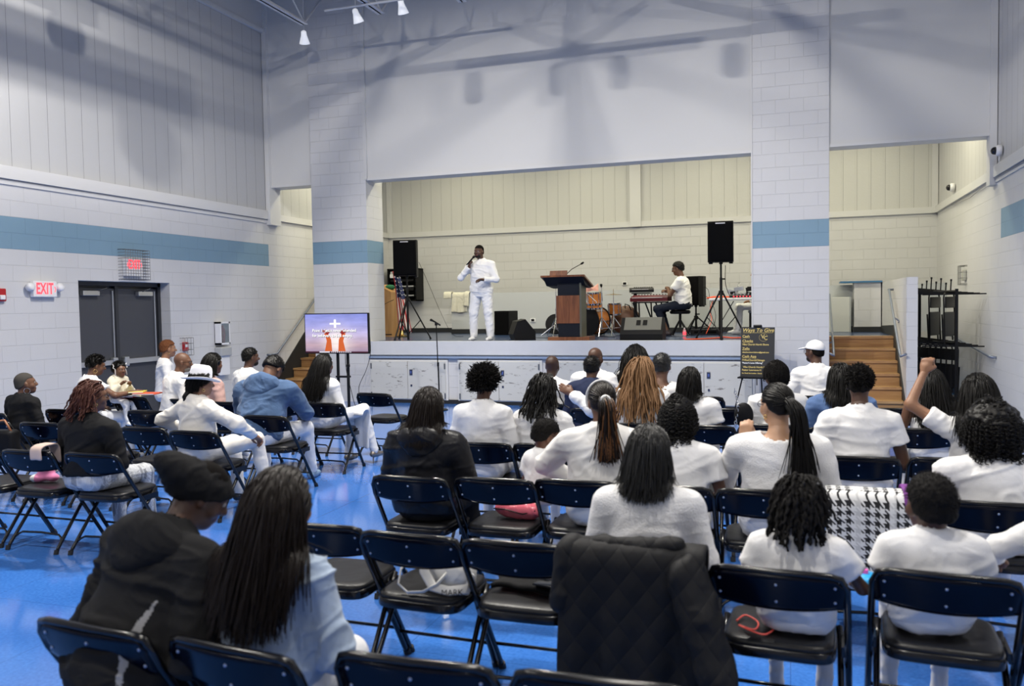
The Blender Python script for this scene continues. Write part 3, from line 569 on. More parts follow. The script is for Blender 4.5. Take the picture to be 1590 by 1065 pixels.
cym_stand('microphone_stand', -4.38, 15.8, .93, 'chrome stand left of the lectern with a small microphone on top', None, 0, True)
cym_stand('microphone_stand', -3.4, 15.5, .92, 'chrome stand beside the drums with a black microphone on top', None, 0, True)
o = MB().tube([(-3.66, 15.45, 1.9), (-3.5, 15.48, 1.75), (-3.42, 15.5, 1.6)], .008, 6).build('boom_arm', mCHR); tag(o, 'slanted chrome boom arm above the drums', 'stand')
e = empty('kick_pedal', (-4.45, 15.9, ST), 0, 'round black padded drum throne part left of the lectern', 'drum accessory')
MB().lathe([(.2, -.05), (.21, 0), (.2, .05)], 24, c=(0, .1, .22), M=TR((0, 0, 0), 80, 0, 0)).build('round_pad', mBLK, e, auto=40); MB().cyl((0, 0, .2), (-.25, -.1, 0), .012, 8).cyl((0, 0, .2), (.2, -.15, 0), .012, 8).build('legs', mCHR, e)
e = empty('cymbal_bag', (-3.08, 16.25, ST), 0, 'round brown leather bag leaning behind the hi hat', 'bag')
MB().lathe([(.02, -.05), (.24, -.045), (.29, 0), (.24, .045), (.02, .05)], 32, c=(0, 0, .28), M=TR((0, 0, 0), 80, 0, 12)).build('bag_body', mat('brown leather', (.10, .035, .015), .45, var=.4), e, auto=50)
MB().tube([(.0, -.05, .52), (-.0, -.06, .6), (.08, -.06, .57), (.12, -.04, .48)], .012, 6).build('strap', mBM, e)
V = []
for i in range(16):
    for j in range(14):
        u, v = i/15, j/13; V.append((-.20+.40*u-.04*v, -.03+.03*math.sin(u*9+v*5), .02+.24*v+.05*math.sin(u*7)*(v)-.06*(1-v)*u))
o = MB().grid(V, 16, 14).build('pink_blanket', mat('pink plush', (.62, .32, .27), .9, wr=.8, sheen=.4), None, smooth=True); o.location = (-3.72, 15.95, ST+.72); md = o.modifiers.new('s', 'SOLIDIFY'); md.thickness = .05
tag(o, 'pink blanket bundled on top of the drums behind the lectern', 'blanket')
# keyboards
def keyboard(loc, rz, w, m, label, red=False, h=.09):
    e = empty('keyboard', loc, rz, label, 'keyboard')
    MB().prism([(-.14, 0), (.16, 0), (.16, h*.9), (.06, h), (-.14, h*.55)], 'x', -w/2, w/2).build('case', m, e)
    MB().box((-w/2+.04, -.15, h*.55), (w/2-.1, .03, h*.62)).build('keys', mPL, e)
    b = MB()
    for i in range(10): b.cyl((-w/2+.1+i*w*.08, .1, h*.93), (-w/2+.1+i*w*.08, .1, h+.015), .012, 8)
    b.build('control_knobs', mBM, e); return e
keyboard((-2.72, 16.0, ST+.82), 12, .46, mBM, 'small black keyboard on the upper stand left of the seated player')
keyboard((-2.48, 15.6, ST+.64), -8, .72, mat('dark red keyboard', (.10, .008, .012), .3), 'dark red and black keyboard in front of the seated player', h=.12)
for x, y, h, l in ((-2.84, 16.0, .81, 'black stand of the upper keyboard'), ):
    e = empty('keyboard_stand', (x, y, ST), 0, l, 'keyboard stand')
    MB().cbox((0, 0, h/2), (.06, .08, h), b=.01).build('column', mBM, e); MB().cbox((0, 0, .02), (.30, .36, .04), b=.01).build('base', mBM, e); MB().box((-.05, -.15, h-.02), (.30, .15, h)).build('support_arms', mBM, e)
e = empty('keyboard_stand', (-2.48, 15.6, ST), -8, 'black crossed leg stand under the dark red keyboard', 'keyboard stand')
for s in (-.22, .02, .22):
    MB().cyl((s-.08, -.15, .62), (s+.06, .15, .0), .014, 8).build('leg', mBM, e); MB().cyl((s+.06, -.15, .0), (s-.06, .15, .62), .014, 8).build('leg', mBM, e)
MB().box((-.3, -.16, .61), (.3, -.13, .635)).box((-.3, .13, .61), (.3, .16, .635)).build('top_rails', mBM, e)
e = empty('pedalboard', (-2.75, 15.7, ST), 0, 'black pedal board on the floor under the keyboards', 'pedalboard'); MB().prism([(-.12, 0), (.12, 0), (.12, .08), (-.12, .03)], 'x', -.2, .2).build('case', mBM, e); MB().box((-.15, -.05, .06), (-.05, .05, .09)).box((.02, -.05, .06), (.12, .05, .09)).build('pedals', mGRL, e)
e = empty('floor_box', (-1.5, 15.9, ST), 0, 'long low black box on the stage floor behind the speaker stand', 'equipment box'); MB().cbox((0, 0, .05), (.55, .2, .1), b=.006).build('body', mBM, e); MB().box((-.2, -.105, .03), (.2, -.1, .07)).build('front_panel', mGRL, e)
# keyboard player's stool
e = empty('stool', (-1.93, 15.55, ST), 0, 'round black stool under the keyboard player', 'stool')
MB().lathe([(.01, .40), (.17, .40), (.19, .42), (.19, .45), (.16, .47), (.01, .475)], 28).build('seat', mBM, e, auto=50); MB().cyl((0, 0, .15), (0, 0, .41), .025, 12).build('post', mBM, e)
for a in (45, 135, 225, 315): MB().cyl((0, 0, .3), (.22*math.cos(R(a)), .22*math.sin(R(a)), 0), .014, 8).build('leg', mBM, e)
e = empty('water_bottle', (-1.80, 15.1, ST), 0, 'small clear bottle with red label on the stage by the stool', 'bottle')
MB().lathe([(.025, 0), (.028, .01), (.028, .1), (.012, .13), (.012, .14)], 14).build('body', mat('clear plastic', (.8, .82, .85), .1, trans=.7), e, auto=40); MB().lathe([(.029, .03), (.029, .08)], 14).build('paper_label', mRED, e); MB().cyl((0, 0, .14), (0, 0, .155), .013, 10).build('cap', mPL, e)
# dj / sound table
e = empty('folding_table', (-.85, 15.5, ST), 0, 'white folding table with sound mixers beside the right pillar', 'table')
MB().cbox((.05, 0, .655), (1.15, .6, .045), b=.012).build('tabletop', mPL, e)
for x in (-.35, .4):
    for y in (-.22, .22): MB().cyl((x, y, 0), (x, y, .64), .014, 8).build('leg', mBM, e)
    MB().cyl((x, -.22, .15), (x, .22, .15), .01, 8).cyl((x, -.22, .2), (x+.25, -.22, .62), .008, 6).build('brace', mBM, e)
e = empty('audio_mixer', (-.72, 15.38, ST+.68), 0, 'black mixer with a row of red lights on the folding table', 'mixer')
MB().prism([(-.14, 0), (.16, 0), (.16, .07), (-.14, .03)], 'x', -.30, .30).build('case', mBM, e)
b = MB()
for i in range(9): b.box((-.24+i*.055, -.146, .012), (-.215+i*.055, -.14, .028))
b.build('indicator_lights', mRED, e)
b = MB()
for i in range(8):
    for j in range(3): b.cyl((-.24+i*.065, -.08+j*.09, .04+j*.012), (-.24+i*.065, -.08+j*.09, .065+j*.012), .010, 6)
b.build('knobs', mAL, e)
e = empty('audio_gear', (-.85, 15.6, ST+.68), 0, 'heap of small black sound gear and cables behind the red lit mixer', 'sound equipment')
rnd = random.Random(4)
for i in range(7):
    x, y, z = -.25+rnd.random()*.5, rnd.random()*.15, .05+rnd.random()*.12; MB().cbox((x, y, z), (.08+rnd.random()*.1, .1, .05+rnd.random()*.04), b=.005, M=TR((0, 0, 0), 0, rnd.uniform(-15, 15), 0)).build('gear_box', [mBM, mBLK, mAL][i % 3], e)
MB().tube([(-.05, .0, .1), (-.04, 0, .22), (-.03, -.02, .28)], [.008, .008, .02], 8).build('small_microphone', mAL, e)
o = MB().tube([(-1.42, 15.3, ST+.68), (-1.3, 15.28, ST+.70), (-1.1, 15.3, ST+.70), (-1.0, 15.35, ST+.69)], .014, 8).build('red_cable', mORG, None, smooth=True); tag(o, 'bundle of red orange cable on the left end of the sound table', 'cable')
rnd = random.Random(9)
def cable(pts, label, r=.005, m=None):
    P = np.array(pts, float); t = np.linspace(0, len(P)-1, len(P)*8); Q = []
    for a in t:
        i = min(int(a), len(P)-2); f = a-i; p0, p1, p2, p3 = P[max(i-1, 0)], P[i], P[i+1], P[min(i+2, len(P)-1)]
        Q.append(.5*((2*p1)+(-p0+p2)*f+(2*p0-5*p1+4*p2-p3)*f*f+(-p0+3*p1-3*p2+p3)*f**3))
    o = MB().tube(Q, r, 6).build('cable', m or mCAB, None, smooth=True); tag(o, label, 'cable'); return o
cable([(-1.62, 13.6, ST+.012), (-1.45, 13.68, ST+.012), (-1.2, 14.0, ST+.012), (-1.05, 14.35, ST+.014), (-.9, 14.12, ST+.012), (-.75, 14.2, ST+.012), (-.6, 13.9, ST+.012), (-.5, 13.7, ST+.012)], 'orange extension cord winding over the stage under the right speaker', .011, mORG)
cable([(-1.30, 15.25, 1.76), (-1.36, 15.2, 1.55), (-1.33, 15.18, 1.38), (-1.42, 15.1, 1.14)], 'thin red cable hanging off the left end of the sound table', .006, mORG)
cable([(-1.6, 16.2, 1.85), (-1.42, 15.9, 1.75), (-1.3, 15.7, 1.45), (-1.38, 15.5, 1.2), (-1.7, 15.3, 1.108)], 'black cable looping from the low speaker to the table legs')
cable([(-2.9, 15.9, 1.85), (-2.86, 15.8, 1.6), (-2.7, 15.6, 1.35), (-2.6, 15.3, 1.12), (-2.2, 15.1, 1.108)], 'black cable trailing from the upper keyboard to the floor')
cable([(-6.64, 14.32, 2.55), (-6.58, 14.6, 2.15), (-6.48, 14.9, 1.62), (-6.36, 15.2, 1.16), (-6.2, 15.4, 1.104)], 'thin black cable sagging from the left speaker to the stage floor', .0035)
cable([(-8.0, 14.2, 1.2), (-7.7, 14.0, 1.45), (-7.3, 14.1, 1.75), (-7.1, 14.15, 1.85)], 'black cable looping in front of the tan cabinet')
cable([(-1.0, 14.0, 2.3), (-1.02, 14.3, 2.0), (-.98, 14.8, 1.8), (-.95, 15.3, 1.78)], 'black cable dropping from the right speaker to the table')
cable([(-1.55, 16.2, 2.0), (-1.45, 16.0, 1.9), (-1.4, 15.9, 1.5), (-1.25, 15.7, 1.15), (-1.1, 15.6, 1.12)], 'black cable hanging behind the keyboard player')
cable([(-1.3, 15.3, 1.75), (-1.35, 15.2, 1.5), (-1.4, 15.2, 1.3), (-1.6, 15.2, 1.11), (-2.2, 14.8, 1.105), (-2.6, 14.9, 1.105)], 'black cable running from the table along the stage floor')
cable([(-3.0, 14.8, 1.105), (-3.6, 14.9, 1.11), (-4.2, 14.5, 1.105), (-4.6, 14.7, 1.11), (-5.0, 14.9, 1.105)], 'black cable lying across the stage behind the lectern')
cable([(-7.14, 13.25, 1.2), (-7.12, 13.22, .9), (-7.2, 13.2, .6), (-7.3, 13.1, .3), (-7.25, 13.0, .01), (-7.0, 12.2, .008), (-6.7, 11.6, .01)], 'black cable hanging down the stage front behind the television')
for p, l in (((-5.29, 17.19, 1.38), 'black outlet plate on the half wall by the left monitor'), ((-3.48, 18.29, 2.15), 'small white sensor plate on the back wall above the drums')):
    e = empty('outlet_plate', p, 0, l, 'outlet'); MB().cbox((0, -.005, 0), (.11, .02, .08), b=.004).build('plate', mPL, e); MB().box((-.035, -.02, -.025), (.035, -.014, .025)).build('socket', mBM, e)
e = empty('white_cabinet', (.90, 16.85, ST), 0, 'plain off white cabinet at the top of the right stairs', 'cabinet')
MB().cbox((0, .1, .33), (.38, .3, .66), b=.006).build('body', mat('offwhite laminate', (.62, .63, .60), .5), e); MB().box((.16, -.06, 0), (.19, -.05, .66)).build('edge_strip', mat('grey edge', (.4, .42, .42), .5), e)
# ------------------------------------------------------------------ television on a stand
def tv_mat():
    m, N, L, b = nt('screen picture')
    tc = N.new('ShaderNodeTexCoord'); sp = N.new('ShaderNodeSeparateXYZ'); L.new(tc.outputs['Object'], sp.inputs[0])
    v = math_node(N, L, 'DIVIDE', sp.outputs['Z'], .62); u = math_node(N, L, 'DIVIDE', sp.outputs['X'], 1.12)
    r = N.new('ShaderNodeValToRGB'); L.new(math_node(N, L, 'ADD', v, .5), r.inputs[0]); E = r.color_ramp.elements
    E[0].position = .05; E[0].color = (.42, .30, .44, 1); E[1].position = .95; E[1].color = (.30, .34, .86, 1)
    for p_, c_ in ((.2, (.62, .42, .50, 1)), (.45, (.66, .56, .85, 1)), (.7, (.45, .45, .92, 1))): q = E.new(p_); q.color = c_
    d2 = math_node(N, L, 'ADD', math_node(N, L, 'POWER', math_node(N, L, 'MULTIPLY', math_node(N, L, 'SUBTRACT', u, .02), 3.6), 2), math_node(N, L, 'POWER', math_node(N, L, 'MULTIPLY', math_node(N, L, 'ADD', v, .22), 2.1), 2))
    g = math_node(N, L, 'POWER', 2.718, math_node(N, L, 'MULTIPLY', d2, -2.2))
    n = N.new('ShaderNodeTexNoise'); n.inputs['Scale'].default_value = 3; n.inputs['Detail'].default_value = 4; mp = N.new('ShaderNodeMapping'); mp.inputs['Scale'].default_value = (1, 1, 5); L.new(tc.outputs['Object'], mp.inputs[0]); L.new(mp.outputs[0], n.inputs['Vector'])
    mx = N.new('ShaderNodeMix'); mx.data_type = 'RGBA'; L.new(g, mx.inputs['Factor']); L.new(r.outputs[0], mx.inputs['A']); mx.inputs['B'].default_value = (1.2, 1.05, 1.0, 1)
    m2 = N.new('ShaderNodeMix'); m2.data_type = 'RGBA'; m2.blend_type = 'MULTIPLY'; m2.inputs['Factor'].default_value = .5; L.new(mx.outputs['Result'], m2.inputs['A']); L.new(n.outputs['Fac'], m2.inputs['B'])
    b.inputs['Base Color'].default_value = (.01, .01, .01, 1); b.inputs['Roughness'].default_value = .15
    L.new(m2.outputs['Result'], b.inputs['Emission Color']); b.inputs['Emission Strength'].default_value = 1.15
    return m
def emi(name, c, s): return mat(name, (.0, .0, .0), .4, emit=(c, s))
e = empty('television', (-6.79, 11.5, 1.31), -1.5, 'flat screen television on a black floor stand showing a sunset cross slide', 'television')
MB().cbox((0, .02, 0), (1.17, .045, .64), b=.008).build('bezel', mBM, e)
scr = MB().box((-.565, -.008, -.29), (.565, -.003, .305)).build('screen', tv_mat(), e)
MB().box((-.565, -.0095, -.305), (.565, -.0085, -.283)).build('task_bar', emi('taskbar dark', (.10, .02, .04), .6), scr)
b = MB().box((-.31, -.0105, -.302), (-.12, -.0100, -.286))
for i in range(11): b.box((-.09+i*.034, -.0105, -.301), (-.073+i*.034, -.0100, -.287))
b.build('task_icons', emi('icon white', (.9, .9, 1), 1), scr)
MB().box((-.03, -.0105, .09), (.005, -.01, .22)).box((-.11, -.0106, .14), (.085, -.0101, .165)).build('cross', emi('cross glow', (1, .97, 1), 1.4), scr)
mHAND = emi('sunset hands', (.85, .16, .03), .8); mHAND2 = emi('sunset hands deep', (.45, .02, .01), .7)
for s in (-1, 1):
    pts = [(-.19, -.28), (-.15, -.12), (-.17, -.05), (-.2, 0), (-.13, .0), (-.10, -.04), (-.07, -.1), (-.055, -.28)]
    pts = [(a*s*-1 if s > 0 else a, c) for a, c in pts]
    MB().prism([(a-.02, c) for a, c in (pts if s < 0 else pts[::-1])], 'y', -.0100, -.0095).build('hand_shape', mHAND, scr)
    q = [(-.24, -.0), (-.23, .035), (-.19, .02), (-.17, .04), (-.13, .01), (-.09, .03), (-.08, .0), (-.13, -.05)]
    q = [(a if s < 0 else -a, c) for a, c in q]; MB().prism([(a-.02, c+.03) for a, c in (q if s < 0 else q[::-1])], 'y', -.0103, -.0099).build('finger_shape', mHAND2, scr)
for t, z in (('Point 1: Jesus never intended', .045), ('for believers to live empty.', -.035)):
    text(t, .068, TR((-.43, -.0112, z-.004), 90, 0, 0), emi('text shade', (.01, .01, .03), 1), scr, 'slide_shadow', .0001, .0028, 'LEFT'); text(t, .068, TR((-.433, -.0118, z), 90, 0, 0), emi('text white', (1, 1, 1), 1.3), scr, 'slide_text', .0001, .0008, 'LEFT')
e2 = empty('television_stand', (-6.73, 11.55, 0), 0, 'black twin pole stand holding the television', 'stand')
for x in (-.09, .09): MB().cyl((x, .03, .03), (x, .03, 1.4), .024, 12).build('pole', mBM, e2, auto=40)
MB().cbox((0, .03, 1.3), (.4, .03, .06), b=.005).build('bracket', mBM, e2); MB().cbox((0, .03, .62), (.24, .07, .03), b=.005).build('crossbar', mBM, e2)
MB().cbox((-.2, 0, .03), (.06, .7, .05), b=.01).cbox((.2, 0, .03), (.06, .7, .05), b=.01).cbox((0, 0, .03), (.4, .06, .05), b=.01).build('base', mBM, e2)
MB().cbox((.12, -.02, .8), (.05, .05, .05), b=.01).build('clamp_knob', mBM, e2)
cable([(-6.65, 11.52, 1.0), (-6.6, 11.45, .75), (-6.5, 11.4, .45), (-6.4, 11.35, .2), (-6.3, 11.4, .01), (-6.1, 11.5, .01)], 'black cable drooping from the television to the floor')
# floor microphone stand
e = empty('microphone_stand', (-5.48, 12.5, 0), 0, 'black straight microphone stand with round base on the floor before the stage', 'microphone stand')
MB().lathe([(.135, 0), (.14, .01), (.12, .02), (.03, .035), (.02, .05)], 28).build('base', mBM, e, auto=40); MB().cyl((0, 0, .03), (-.03, 0, 1.4), .009, 8).cyl((0, 0, .03), (-.01, 0, .75), .013, 8).cyl((-.012, 0, .73), (-.012, 0, .79), .019, 8).build('pole', mBM, e, auto=40)
MB().cbox((-.03, 0, 1.42), (.04, .04, .05), b=.006).build('clip', mBM, e); MB().tube([(.05, -.02, 1.40), (-.04, 0, 1.45), (-.10, .02, 1.475), (-.14, .03, 1.49)], [.012, .013, .016, .024], 10).build('microphone', mBM, e, smooth=True)
# easel with sign
e = empty('easel', (-.46, 12.80, 0), -8, 'black folding easel holding the giving sign', 'easel')
for a, c in (((-.05, .06, 1.33), (-.36, .04, 0)), ((.05, .06, 1.33), (.30, .04, 0)), ((0, .08, 1.33), (0, .48, 0))): MB().cyl(a, c, .011, 8).cyl(np.array(a)*.45+np.array(c)*.55, np.array(a)*.4+np.array(c)*.6, .018, 8).build('leg', mBM, e)
MB().cbox((0, .04, 1.335), (.12, .05, .04), b=.012).build('top_clamp', mBM, e); MB().box((-.27, -.12, .56), (.25, .05, .582)).cyl((0, -.05, .56), (0, -.05, .46), .008, 6).build('ledge', mBM, e)
sg = empty('sign_board', (-.46, 12.76, .585), -8, 'black giving sign with gold lettering on an easel by the right pillar', 'sign')
MS = TR((0, 0, 0), -6, 0, 0)
def sbox(b, lo, hi): return b.box(lo, hi, 0, MS)
bd = sbox(MB(), (-.25, 0, 0), (.24, .012, .735)).build('board', mat('sign black', (.014, .015, .018), .5), sg)
GOLD = mat('gold lettering', (.62, .48, .16), .45); WHT = mat('white lettering', (.75, .75, .75), .5)
def st(s, size, x, z, m=None, **k): return text(s, size, MS @ TR((x, -.004, z), 90, 0, 0), m or GOLD, bd, 'lettering', .0006, k.pop('bold', .0012), k.pop('align', 'LEFT'), **k)
st('Ways To Give', .078, 0, .69, align='CENTER', shear=.25)
sbox(MB(), (-.215, -.004, .652), (.215, -.002, .656)).build('underline', GOLD, bd)
for s, z, u in (('Cash', .60, .11), ('Checks', .53, .155), ('Zelle', .415, .11), ('Cash App', .30, .21)):
    st(s, .052, -.225, z); sbox(MB(), (-.225, -.004, z-.026), (-.225+u, -.002, z-.0235)).build('underline', GOLD, bd)
for s, z, sz, m_ in (('Vibe Church North Shore', .478, .036, None), ('vibechurchnorthshore@gmail.com', .362, .0275, None), ('$VibeChurchChicago', .245, .038, None), ('"Pastor\'s Love Offering"', .203, .031, WHT), ('Vibe Church North Shore', .142, .036, None), ('Pastor Lawrence H', .098, .036, None), ('For Check Use Location - Church', .05, .021, None)): st(s, sz, -.225 if z != .142 else -.21, z, m_)
st('V', .085, .045, .595); st('C', .078, .085, .575)
P_ = [(.08+.062*math.cos(t), -.003, .585+.058*math.sin(t)) for t in np.linspace(.3, 5.9, 30)]
b = MB().tube(P_, .0015, 5); b.v[0] = b.v[0] @ np.array(MS)[:3, :3].T; b.build('logo_ring', GOLD, bd)
# ------------------------------------------------------------------ chair cart in the right passage
e = empty('chair_cart', (0, 0, 0), 0, 'tall black steel cart with hanging rods for folding chairs by the right wall', 'cart')
for x, y in ((1.98, 14.75), (2.36, 13.85)): MB().box((x-.02, y-.02, .12), (x+.02, y+.02, 1.84)).build('post', mBM, e)
for z in (1.80, 1.02): MB().tube([(1.98, 14.75, z), (2.36, 13.85, z)], .022, 8).build('spine', mBM, e)
MB().box((1.95, 14.6, .10), (2.55, 14.9, .14)).box((2.0, 13.75, .10), (2.6, 13.95, .14)).box((2.1, 13.8, .10), (2.3, 14.85, .14)).build('base', mBM, e)
for k, z in enumerate((1.76, .98)):
    for i in range(7):
        t = i/6; y = 14.7-.82*t; xc = 2.0+.35*t
        MB().tube([(max(xc-.45, 1.80), y, z+.12*(1-t)), (xc+.40 if k == 0 else xc+.38, y-.05, z+.05*(1-t))], .011, 6).build('rod', mBM, e)
for i in range(7):
    t = i/6; x = 2.0+.3*t; y = 14.7-.7*t; MB().tube([(x, y, 1.76), (x+.01, y, 1.92+.12*((i*37) % 5)/5)], .010, 6).lathe([(.014, 0), (.014, .03)], 8, c=(x+.01, y, 1.91+.12*((i*37) % 5)/5)).build('pin', mBM, e)
for a, c in (((2.05, 13.85), (2.5, 13.85)), ((2.05, 14.75), (2.5, 14.75))):
    for q in (a, c): MB().cyl((q[0]-.02, q[1], .055), (q[0]+.02, q[1], .055), .052, 16).build('caster', mGRL, e)
mPAD = mat('charcoal chair pad', (.05, .05, .048), .6)
def folded(x, y, z, rz, label, pad):
    e = empty('folded_chair', (x, y, z), rz, label, 'folded chair', 'folded chairs on the cart')
    for s in (-.2, .2): MB().tube([(s, 0, -.75), (s*.98, .02, -.05), (s*.9, .02, 0), (s*.7, .02, .02)], .012, 6).tube([(s*.9, .03, -.7), (s*.9, .05, -.3)], .011, 6).build('frame_tube', mBM, e)
    MB().cbox((0, .0, -.12), (.38, .02, .17), b=.01).build('backrest', mBM, e, auto=40)
    MB().cbox((0, .02, -.45), (.37, .04, .37), b=.018).build('seat', pad, e, auto=40)
for i in range(6): folded(1.98+.06*i, 14.55-.11*i, .97, -64, ('first', 'second', 'third', 'fourth', 'fifth', 'sixth')[i]+' black folded chair from the back in the lower row of the cart', mBM)
folded(2.15, 14.35, 1.76, 60, 'folded chair with charcoal pad hanging on the upper rods, farther one', mPAD); folded(2.3, 14.0, 1.76, 60, 'folded chair with charcoal pad hanging on the upper rods, nearer one', mPAD)
# ------------------------------------------------------------------ folding chairs
mNAVY = mat('glossy navy black enamel', (.0016, .0023, .007), .18, spec=.17); mTUBE = mat('black enamel tube', (.003, .003, .004), .2, spec=.45)
mVIN = mat('black vinyl', (.008, .008, .009), .36, bump=(160, .15), wr=.12, spec=.35); mRIV = mat('steel rivet', (.35, .42, .58), .35, metal=.6); mRUB = mat('black rubber', (.008, .008, .008), .6)
CHH, CHW = .735, .25
def make_chair():
    e = empty('folding_chair', (0, 0, 0))
    # frame A: backrest hoop running down to the front feet
    top = [(-CHW, .21, 0), (-CHW, .18, .05), (-CHW+.005, .0, .335), (-CHW+.01, -.185, .62), (-CHW+.012, -.21, .675), (-CHW+.03, -.222, .715), (-CHW+.065, -.226, CHH-.012), (-.12, -.232, CHH-.01)]
    P_ = top+[(0, -.236, CHH-.01)]+[(-x, y, z) for x, y, z in top[::-1]]
    MB().tube(P_, .0135, 8).tube([(-CHW+.003, .12, .15), (CHW-.003, .12, .15)], .008, 6).build('front_frame', mTUBE, e, smooth=True)
    for s in (-1, 1):
        f = MB().tube([(s*.215, .13, .42), (s*.218, .04, .33), (s*.225, -.2, .04), (s*.226, -.22, 0)], .0125, 8).build('rear_leg', mTUBE, e, smooth=True)
        MB().cyl((s*.226, -.213, .03), (s*.226, -.222, 0), .017, 10).build('rubber_foot', mRUB, f)
        MB().cyl((s*CHW, .197, .03), (s*CHW, .212, 0), .018, 10).build('rubber_foot', mRUB, f)
        MB().box((s*.228-.006, -.03, .36), (s*.228+.006, .14, .40)).build('hinge_plate', mTUBE, f)
    P_ = [(-.222, -.17, .075), (-.2, -.15, .10), (-.17, -.14, .115), (0, -.135, .12), (.17, -.14, .115), (.2, -.15, .10), (.222, -.17, .075)]
    MB().tube(P_, .008, 6).build('stretcher', mTUBE, e, smooth=True)
    # curved back panel
    V = []; nu, nv = 15, 9
    def bp(u, v, off=0):
        a = abs(u); x = u*(CHW-.018); z0 = .603-.022*(1-a**2); z1 = CHH-.018-(max(0, a-.8)/.2)**2*.03
        return (x, -.180-.043*v-.022*(1-a*a)-off, z0+(z1-z0)*v)
    b = MB(); b.grid([bp(-1+2*i/(nu-1), j/(nv-1)) for i in range(nu) for j in range(nv)], nu, nv)
    bk = b.build('backrest', mNAVY, e, smooth=True); md = bk.modifiers.new('s', 'SOLIDIFY'); md.thickness = .008
    MB().tube([np.array(bp(-1+2*i/14, 0))+(0, .004, 0) for i in range(15)], .007, 6).build('panel_edge', mTUBE, bk, smooth=True)
    for u in (-.86, 0, .86):
        for v in (.24, .74):
            p = bp(u, v, .010); MB().lathe([(.001, .003), (.004, .002), (.0055, 0), (.0055, -.010)], 8, c=p, M=TR((0, 0, 0), 82, 0, 0)).build('rivet', mRIV, bk, smooth=True)
    # seat pan and vinyl pad
    V = []; n = 32; sq = lambda t, k: (abs(math.cos(t))**k*(1 if math.cos(t) > 0 else -1), abs(math.sin(t))**k*(1 if math.sin(t) > 0 else -1))
    def ring(s, z, sx=.205, sy=.205): return [(sq(2*PI*i/n, .35)[0]*sx*s, sq(2*PI*i/n, .35)[1]*sy*s+.01, z) for i in range(n)]
    def loft(rings): 
        b = MB(); V = sum(rings, []); F = []
        for k in range(len(rings)-1):
            for i in range(n): j = (i+1) % n; F.append((k*n+i, k*n+j, (k+1)*n+j, (k+1)*n+i))
        F.append(tuple(range(n-1, -1, -1))); F.append(tuple((len(rings)-1)*n+i for i in range(n))); return b.add(V, F)
    loft([ring(.99, .385), ring(1, .39), ring(1.0, .42), ring(.98, .424)]).build('seat_pan', mTUBE, e, auto=50)
    loft([ring(.95, .42), ring(.97, .428), ring(.955, .438), ring(.88, .446), ring(.6, .444), ring(.2, .441)]).build('seat', mVIN, e, smooth=True)
    return e
